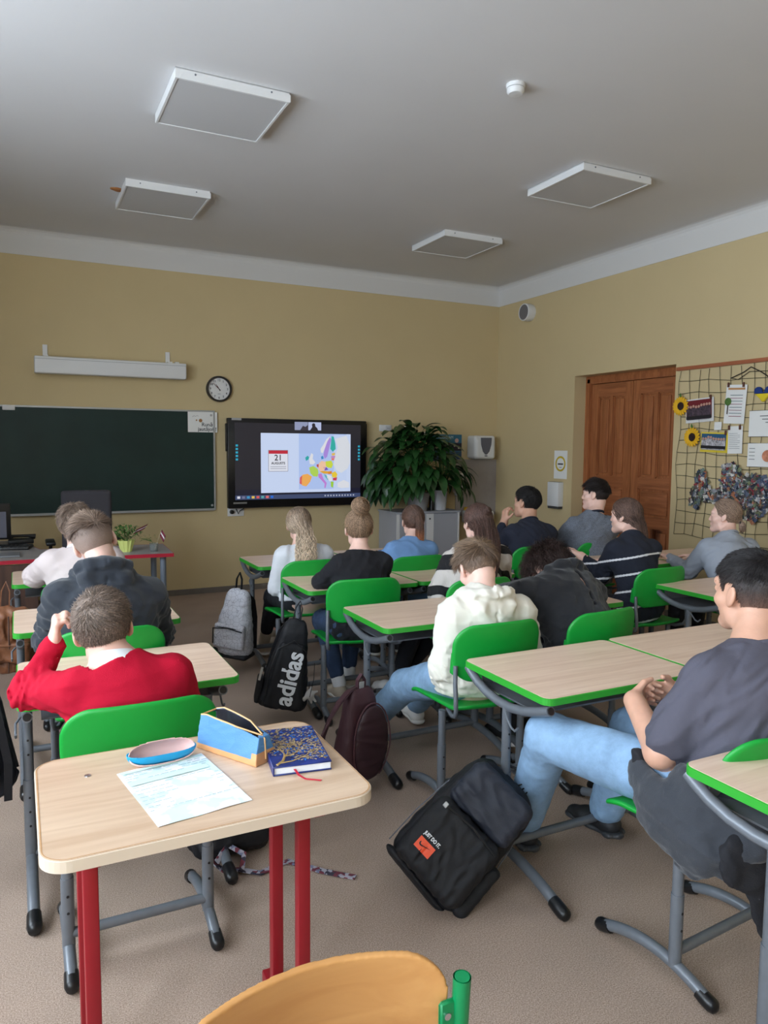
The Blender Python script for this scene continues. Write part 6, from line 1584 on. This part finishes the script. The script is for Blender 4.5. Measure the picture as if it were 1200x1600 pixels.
# beige
J = std((.30, 4.26, .53), J=dict(P=(.30, 4.26, .53), C=(.30, 4.28, .77), N=(.30, 4.32, .925), H=(.285, 4.40, 1.045), SL=(.15, 4.30, .86), SR=(.45, 4.30, .86), EL=(.075, 4.46, .775), WL=(.20, 4.60, .86), ER=(.50, 4.45, .74), WR=(.40, 4.66, .735), slouch=.03))
def h0(c, R, t):
    H = Hair(c, R, .006, .012, seed=3); H.short(4200, .018, .034, .5, jit=.4, r=.0009); H.done(hm('mid_brown', (138, 118, 104)), t)
person('person in a beige sweater at the desk nearest the teacher desk', J, dict(m=mat('beige_knit', (206, 192, 190), .9, bump=.3, bscale=300), off=.026, fold=.007, collar=(mat('white_shirt'), .004, .009), seed=4), dict(m=m_navyd), h0, sk3, vox=.0065,
    look=(.3, .95, -.2), hup=(-.1, .2, 1), shoes=('runner', m_bshoe, m_gsole))

# white top, long wavy blonde hair
J = std((1.64, 4.40, .53), J=dict(P=(1.64, 4.40, .53), C=(1.632, 4.41, .725), N=(1.625, 4.45, .865), H=(1.62, 4.50, .985), SL=(1.49, 4.42, .805), SR=(1.765, 4.42, .80), EL=(1.455, 4.46, .60), WL=(1.57, 4.70, .735), ER=(1.80, 4.48, .60), WR=(1.72, 4.72, .735), slouch=.0,
    AL=(1.545, 5.02, .105), AR=(1.66, 5.20, .105), KL=(1.55, 4.82, .47), KR=(1.72, 4.85, .47)))
def h4(c, R, t):
    H = Hair(c, R, .006, .012, seed=4)
    H.gather(1500, (0, -.12, .01), [(1.615, 4.385, .96), (1.612, 4.345, .90), (1.60, 4.315, .82), (1.592, 4.30, .74), (1.59, 4.30, .685)], [.05, .054, .06, .052, .022], [.026, .028, .03, .026, .012], wave=.014, wl=.075, r=.0022, jit=.003)
    H.short(500, .01, .02, .2, r=.0008)
    m_ = ramp_attr('hair_wavy_blonde', [(0, (132, 112, 96)), (.35, (172, 150, 128)), (.7, (212, 190, 164)), (1, (190, 158, 128))], .45, noise=.75, nscale=160)
    H.done(m_, t, attr=lambda X: np.clip((1.12-X[:, 2])/.42, 0, 1))
m_wk = mat('white_rib_knit', (214, 216, 222), .9, bump=.5, bscale=160)
person('person in a white ribbed top with long wavy blonde hair', J, dict(m=m_wk, off=.016, fold=.005, seed=7, hem=.0), dict(m=m_navyd, len=.72), h4, sk3, vox=.006, wd=.9, sc=.94,
    look=(.36, 1, 0), hup=(0, .05, 1), shoes=('plain', m_beigeshoe, m_wsole, m_beigeshoe))

# black top, bun
J = std((1.68, 3.66, .53), J=dict(P=(1.67, 3.66, .53), C=(1.68, 3.68, .765), N=(1.70, 3.73, .905), H=(1.718, 3.78, 1.03), SL=(1.56, 3.69, .85), SR=(1.825, 3.69, .848), EL=(1.515, 3.84, .735), WL=(1.69, 3.96, .728), ER=(1.885, 3.84, .735), WR=(1.74, 3.99, .728), slouch=.01,
    AL=(1.665, 3.93, .105), KL=(1.60, 4.02, .47), KR=(1.80, 4.04, .47), AR=(1.80, 4.1, .105)))
def h5(c, R, t):
    H = Hair(c, R, .005, .008, seed=5, nape=-.07)
    tie = H.W(V(0, -.075, .115)); up_ = R[:, 2]
    H.gather(1500, (0, -.075, .115), [tie, tie+up_*.02, tie+up_*.035], [.026, .022, .012], [.026, .022, .012], r=.0011, k2=5)
    H.bun((0, -.085, .152), .052, .0014, 330, axis=(.25, -.75, .55)); H.short(260, .02, .04, .5, r=.0006, jit=.6)
    H.done(hm('bun_brown', (150, 122, 98), .4), t)
person('person in a black long sleeved top with a high brown hair bun', J, dict(m=mat('black_jersey', (22, 22, 28), .92, bump=.2, bscale=400), off=.012, fold=.007, seed=11), dict(m=dk, len=.84), h5, sk3, vox=.0055, wd=.96, sc=.96,
    look=lookat((1.72, 3.78, 1.03), down=.05), hup=(0, .1, 1), shoes=('plain', m_beigeshoe, m_wsole, m_wsock))
# blue top, ponytail
J = std((2.35, 4.28, .53), J=dict(P=(2.35, 4.28, .53), C=(2.35, 4.31, .73), N=(2.385, 4.37, .865), H=(2.42, 4.43, .985), SL=(2.225, 4.335, .808), SR=(2.49, 4.32, .80), EL=(2.17, 4.47, .66), WL=(2.32, 4.72, .735), ER=(2.53, 4.45, .66), WR=(2.47, 4.72, .735), slouch=.01))
def h6(c, R, t):
    H = Hair(c, R, .006, .008, seed=6); tie = H.W(V(.015, -.112, .045))
    H.gather(1300, (0, -.11, .045), [tie, tie+V(-.005, -.02, -.03), tie+V(-.005, -.02, -.1), tie+V(.0, -.015, -.18), tie+V(.005, -.005, -.235)], [.018, .026, .03, .026, .008], [.018, .02, .022, .02, .006], r=.0014, jit=.002, wave=.002)
    m_ = ramp_attr('hair_ginger_ends', [(0, (96, 74, 64)), (.46, (108, 78, 64)), (.62, (176, 112, 76)), (1, (206, 136, 94))], .4, noise=.6, nscale=120)
    H.done(m_, t, attr=lambda X: np.clip((1.1-X[:, 2])/.32, 0, 1))
person('person in a light blue top with a reddish brown ponytail', J, dict(m=mat('blue_knit', (110, 146, 192), .9, bump=.35, bscale=260), off=.018, fold=.006, seed=13), dict(m=dk), h6, sk3, vox=.006, wd=.9, sc=.94,
    look=(.2, 1, 0), hup=(0, .08, 1), shoes=('plain', m_bshoe, m_wsole))
# striped cardigan
J = std((2.25, 3.42, .53), J=dict(P=(2.25, 3.42, .53), C=(2.28, 3.45, .76), N=(2.345, 3.53, .925), H=(2.395, 3.60, 1.055), SL=(2.165, 3.48, .855), SR=(2.475, 3.49, .86), EL=(2.10, 3.52, .68), WL=(2.28, 3.76, .735), ER=(2.55, 3.60, .70), WR=(2.45, 3.84, .735), slouch=.02,
    AL=(2.0, 3.84, .105), KL=(2.12, 3.80, .47), AR=(2.12, 3.98, .105), KR=(2.36, 3.82, .47), TL=(-.3, 1, 0), TR=(.2, 1, 0)))
def h7(c, R, t):
    H = Hair(c, R, .006, .010, seed=7)
    H.gather(1700, (0, -.12, -.02), [(2.375, 3.475, 1.02), (2.35, 3.42, .96), (2.31, 3.36, .88), (2.29, 3.335, .80), (2.28, 3.33, .76)], [.075, .078, .072, .06, .035], [.028, .028, .026, .022, .012], r=.0015, jit=.002)
    H.bun((.01, -.1, .095), .026, .0012, 120, axis=(0, -.9, .3))
    H.done(hm('dark_long', (92, 68, 60), .45), t)
def stripes(X, P, N, tu, lat, dp):
    h = (X-P)@tu; l = (X-P)@lat; b_ = np.sin((h+.25*np.abs(l)+.012*np.sin(l*40))*2*pi/.15+.4)+.55*np.sin((h-.6*l)*2*pi/.34); return np.clip(b_*4+.5, 0, 1)
person('person in a grey and black striped cardigan with dark long half-up hair', J, dict(name='cardigan', m=ramp_attr('striped_knit', [(0, (198, 190, 184)), (.45, (194, 186, 180)), (.55, (26, 25, 28)), (1, (26, 25, 28))], .95, bump=.7, bscale=220), off=.032, fold=.008, attr=stripes, seed=17, vox=.007), dict(m=m_navyd), h7, sk3, vox=.006, wd=.95, sc=.95,
    look=lookat((2.39, 3.6, 1.05)), hup=(0, .05, 1), shoes=('plain', m_wshoe, m_wsole))
# white hoodie
J = dict(P=(1.74, 2.61, .53), C=(1.75, 2.585, .745), N=(1.755, 2.60, .865), H=(1.775, 2.665, .975), SL=(1.61, 2.575, .80), SR=(1.93, 2.565, .79), EL=(1.575, 2.60, .57), WL=(1.68, 2.80, .60), ER=(2.0, 2.57, .57), WR=(1.84, 2.80, .60), slouch=.035,
    KL=(1.60, 2.98, .385), AL=(1.57, 3.30, .105), KR=(1.84, 2.98, .46), AR=(1.90, 3.42, .105), TL=(.05, 1, .4), TR=(.1, 1, .1), UL=(0, -.2, 1))
def h8(c, R, t):
    H = Hair(c, R, .0045, .010, seed=8, nape=-.058); H.short(2500, .008, .014, .3, jit=.25, r=.0007).short(5200, .028, .048, .5, zmin=.03, jit=.35, r=.0008, sweep=(.1, .9, .0))
    m_ = ramp_attr('hair_light_brown', [(0, (168, 138, 120)), (.3, (116, 94, 78)), (1, (138, 114, 92))], .45, noise=.6, nscale=160)
    H.done(m_, t, attr=lambda X: np.clip((H.L(X)[:, 2]+.06)/.17, 0, 1))
person('person in a cream white hoodie and light jeans with short light brown hair', J, dict(name='hoodie', m=mat('cream_fleece', (226, 221, 208), .92, bump=.25, bscale=350, sheen=.2), off=.026, fold=.010, hood=1.0, rib=True, seed=21, hem=.07), dict(m=dl_, off=.02, flare=.026), h8, sk3, vox=.005, wd=1.04, sc=1.0,
    look=(.05, .82, -.57), hup=(.0, .55, .83), hands=dict(L=dict(d=(.5, .7, -.3), n=(.5, -.3, -.7), t=(0, .3, 1), curl=.5), R=dict(d=(-.5, .7, -.3), n=(-.5, -.3, -.7), t=(0, .3, 1), curl=.5)), shoes=('plain', m_wshoe, m_wsole))
# black hoodie head down
J = std((2.28, 2.55, .53), J=dict(P=(2.28, 2.55, .53), C=(2.275, 2.66, .765), N=(2.32, 2.78, .845), H=(2.35, 2.885, .885), SL=(2.075, 2.72, .825), SR=(2.46, 2.70, .80), EL=(2.08, 2.96, .755), WL=(2.33, 3.08, .74), ER=(2.60, 2.93, .752), WR=(2.40, 3.13, .74), slouch=.05))
def h9(c, R, t):
    H = Hair(c, R, .006, .026, seed=9, nape=-.08, front=.08, side=-.02); H.F.fold(.009, .035, 4); H.short(3600, .04, .06, .7, jit=.5, r=.0013, curl=.011); H.done(hm('dark_curls', (64, 48, 44), .5), t)
person('person in a black hoodie with dark curly hair resting head on the desk', J, dict(name='hoodie', m=m_blkcloth, off=.026, fold=.012, hood=1.08, rib=True, seed=23), dict(m=m_navyd), h9, sk, vox=.006, wd=1.14, sc=1.0, depth=1.1,
    look=(-.35, .35, -.87), hup=(.1, .92, .35), shoes=('runner', m_bshoe, m_wsole), face=True)
# plain navy
J = std((3.37, 4.32, .53), J=dict(P=(3.37, 4.32, .53), C=(3.365, 4.34, .79), N=(3.385, 4.40, .945), H=(3.425, 4.49, 1.085), SL=(3.225, 4.39, .875), SR=(3.51, 4.325, .87), EL=(3.22, 4.58, .755), WL=(3.305, 4.60, .94), ER=(3.60, 4.52, .755), WR=(3.5, 4.75, .735), slouch=.02))
def h10(c, R, t):
    H = Hair(c, R, .0055, .012, seed=10, nape=-.055); H.short(4200, .012, .022, .35, jit=.25, r=.0009); H.done(hm('black', (28, 24, 24), .3), t)
person('person in a plain dark navy top with black hair, hand at mouth', J, dict(m=mat('navy_cotton', (30, 34, 50), .9, bump=.2, bscale=300), off=.016, fold=.009, seed=27, collar=(mat('navy_cotton'), .003, .007)), dict(m=m_navyd), h10, sk2, vox=.006, wd=1.05,
    look=lookat((3.42, 4.5, 1.08))+V(-.18, 0, 0), hup=(0, .05, 1), hands=dict(L=dict(d=(.12, .02, 1), n=(.8, .1, 0), t=(0, -.6, .3), curls=(.7, .6, .6, .6))), shoes=('runner', m_bshoe, m_wsole))
# speckled grey
J = std((3.95, 4.36, .53), J=dict(P=(3.95, 4.36, .53), C=(3.91, 4.33, .82), N=(3.925, 4.31, .995), H=(3.975, 4.36, 1.14), SL=(3.76, 4.34, .91), SR=(4.06, 4.25, .91), EL=(3.76, 4.52, .755), WL=(3.92, 4.76, .735), ER=(4.12, 4.42, .75), WR=(4.1, 4.7, .735), slouch=.02))
def h11(c, R, t):
    H = Hair(c, R, .0055, .010, seed=12, nape=-.05); H.short(1500, .006, .01, .3, r=.0007).short(3800, .022, .038, .45, zmin=.04, jit=.35, r=.0009, sweep=(0, .7, 0)); H.done(hm('very_dark_brown', (42, 33, 31), .35), t)
person('person in a speckled grey sweater with dark hair in front of the door', J, dict(m=ramp_attr('speckled_knit', [(0, (112, 118, 130)), (1, (112, 118, 130))], .95, noise=1.0, nscale=230, bump=.8, bscale=230), off=.022, fold=.006, seed=29, attr=lambda X, *a: X[:, 0]*0, collar=(mat('navy_cotton'), .004, .010)), dict(m=m_navyd), h11, sk3, vox=.006, wd=1.08,
    look=lookat((3.97, 4.36, 1.15))+V(-.28, 0, -.03), hup=(0, .05, 1), shoes=('runner', m_bshoe, m_wsole))
# striped navy sweater
J = std((3.47, 3.28, .53), J=dict(P=(3.43, 3.35, .53), C=(3.43, 3.40, .80), N=(3.465, 3.46, .945), H=(3.50, 3.555, 1.06), SL=(3.33, 3.455, .87), SR=(3.565, 3.39, .865), EL=(3.33, 3.56, .70), WL=(3.27, 3.70, .80), ER=(3.64, 3.55, .72), WR=(3.60, 3.80, .735), slouch=.03))
def h12(c, R, t):
    H = Hair(c, R, .006, .012, seed=14, side=-.03)
    bk = H.W(V(.01, -.095, -.05))
    H.gather(1700, (0, -.11, -.04), [bk, bk+V(.005, -.02, -.06), bk+V(.02, -.03, -.12), bk+V(.035, -.035, -.185), bk+V(.045, -.035, -.225)], [.078, .07, .055, .035, .018], [.035, .03, .024, .018, .01], r=.0016, jit=.003)
    H.done(hm('shoulder_brown', (104, 80, 70), .4), t)
def st2(X, P, N, tu, lat, dp):
    h = (N-X)@tu+.02*np.sin(((X-P)@lat)*9); d = np.abs(np.mod(h-.135+.05, .1)-.05); return np.where((h > .1), np.clip((.0062-d)*400+.5, 0, 1), 0)
person('person in a navy sweater with thin white stripes and loose brown hair', J, dict(m=ramp_attr('navy_white_stripe', [(0, (28, 32, 46)), (.45, (28, 32, 46)), (.55, (222, 222, 226)), (1, (222, 222, 226))], .92, bump=.3, bscale=300), off=.018, fold=.008, attr=st2, seed=31, vox=.005), dict(m=m_navyd), h12, sk3, vox=.006, wd=.88, sc=.95,
    look=lookat((3.55, 3.54, 1.06))+V(-.22, 0, -.05), hup=(0, .1, 1), shoes=('runner', m_bshoe, m_wsole))
# pale grey sweatshirt by the net
J = std((4.18, 3.24, .53), J=dict(P=(4.18, 3.24, .53), C=(4.14, 3.28, .77), N=(4.19, 3.33, .925), H=(4.235, 3.40, 1.05), SL=(4.05, 3.37, .845), SR=(4.32, 3.27, .845), EL=(4.03, 3.50, .68), WL=(4.12, 3.75, .735), ER=(4.40, 3.42, .70), WR=(4.32, 3.7, .735), slouch=.02))
def h13(c, R, t):
    H = Hair(c, R, .005, .006, seed=15); tie = H.W(V(.0, -.108, -.035))
    H.gather(1400, (0, -.11, -.035), [tie, tie+V(.004, -.012, -.015), tie+V(.006, -.012, -.045), tie+V(.004, -.006, -.065)], [.013, .022, .022, .01], [.013, .02, .02, .008], r=.0011, jit=.001, k2=8)
    H.done(hm('smooth_brown', (156, 130, 112), .25), t)
    b = MB(); b.tube([tie+R@V(.016*math.cos(a), -.0, .016*math.sin(a)) for a in np.linspace(0, 2*pi, 14, endpoint=False)], .005, 6, closed=True); obj('hair_tie', b, m_black, t)
person('person in a pale grey sweatshirt with a low knotted ponytail by the net', J, dict(name='sweatshirt', m=mat('pale_grey_fleece', (150, 156, 168), .9, bump=.25, bscale=300), off=.02, fold=.007, seed=33, collar=(mat('pale_grey_fleece'), .003, .007)), dict(m=m_navyd), h13, sk3, vox=.0055, wd=.96, sc=.96,
    look=lookat((4.23, 3.4, 1.05))+V(-.2, 0, -.03), hup=(0, .05, 1), shoes=('runner', m_bshoe, m_wsole))
# grey T-shirt
J = dict(P=(1.80, 1.45, .53), C=(1.84, 1.37, .765), N=(1.885, 1.39, .935), H=(1.93, 1.455, 1.075), SL=(1.715, 1.40, .865), SR=(2.055, 1.35, .865), EL=(1.618, 1.475, .635), WL=(1.705, 1.665, .715), ER=(2.07, 1.48, .64), WR=(1.91, 1.68, .71), slouch=.05,
    KL=(1.585, 1.92, .525), AL=(1.645, 2.13, .115), KR=(1.95, 1.90, .50), AR=(1.975, 2.05, .125), TL=(-.1, 1, 0), TR=(-.05, 1, -.05), hl=(.97, -.05, 0))
def h14(c, R, t):
    H = Hair(c, R, .0045, .006, seed=16, nape=-.055, side=.0, rough=.0008); H.short(6500, .005, .009, .5, jit=.2, r=.0006).short(4200, .012, .02, .55, zmin=.055, jit=.3, r=.0008)
    m_ = ramp_attr('hair_buzz_dark', [(0, (158, 122, 104)), (.25, (104, 82, 73)), (.5, (56, 46, 44)), (.75, (36, 31, 31)), (1, (34, 30, 31))], .5, noise=.5, nscale=300)
    H.done(m_, t, attr=lambda X: np.clip((H.L(X)[:, 2]+.055)/.16, 0, 1))
person('person in a grey T-shirt and light blue jeans leaning back with clasped hands', J, dict(name='t_shirt', m=mat('charcoal_tee', (82, 80, 92), .9, bump=.25, bscale=450), off=.016, fold=.010, sleeve=.80, seed=37, neck=.006, collar=(mat('charcoal_tee'), .004, .008)), dict(m=dl_, off=.022, flare=.03, len=.95), h14, sk2, vox=.0048, wd=1.14, sc=1.06, depth=1.15,
    look=(.02, 1, -.02), hup=(0, 0, 1), hands=dict(L=dict(d=(.85, .5, .0), n=(-.3, .2, -.9) if False else (.45, -.85, -.1), t=(0, 0, 1), curls=(.5, .55, .55, .6), spread=.25), R=dict(d=(-.9, .35, .02), n=(-.35, -.9, -.05), t=(0, 0, 1), curls=(.55, .6, .6, .65), spread=.25)), shoes=('runner', m_bshoe, m_gsole))
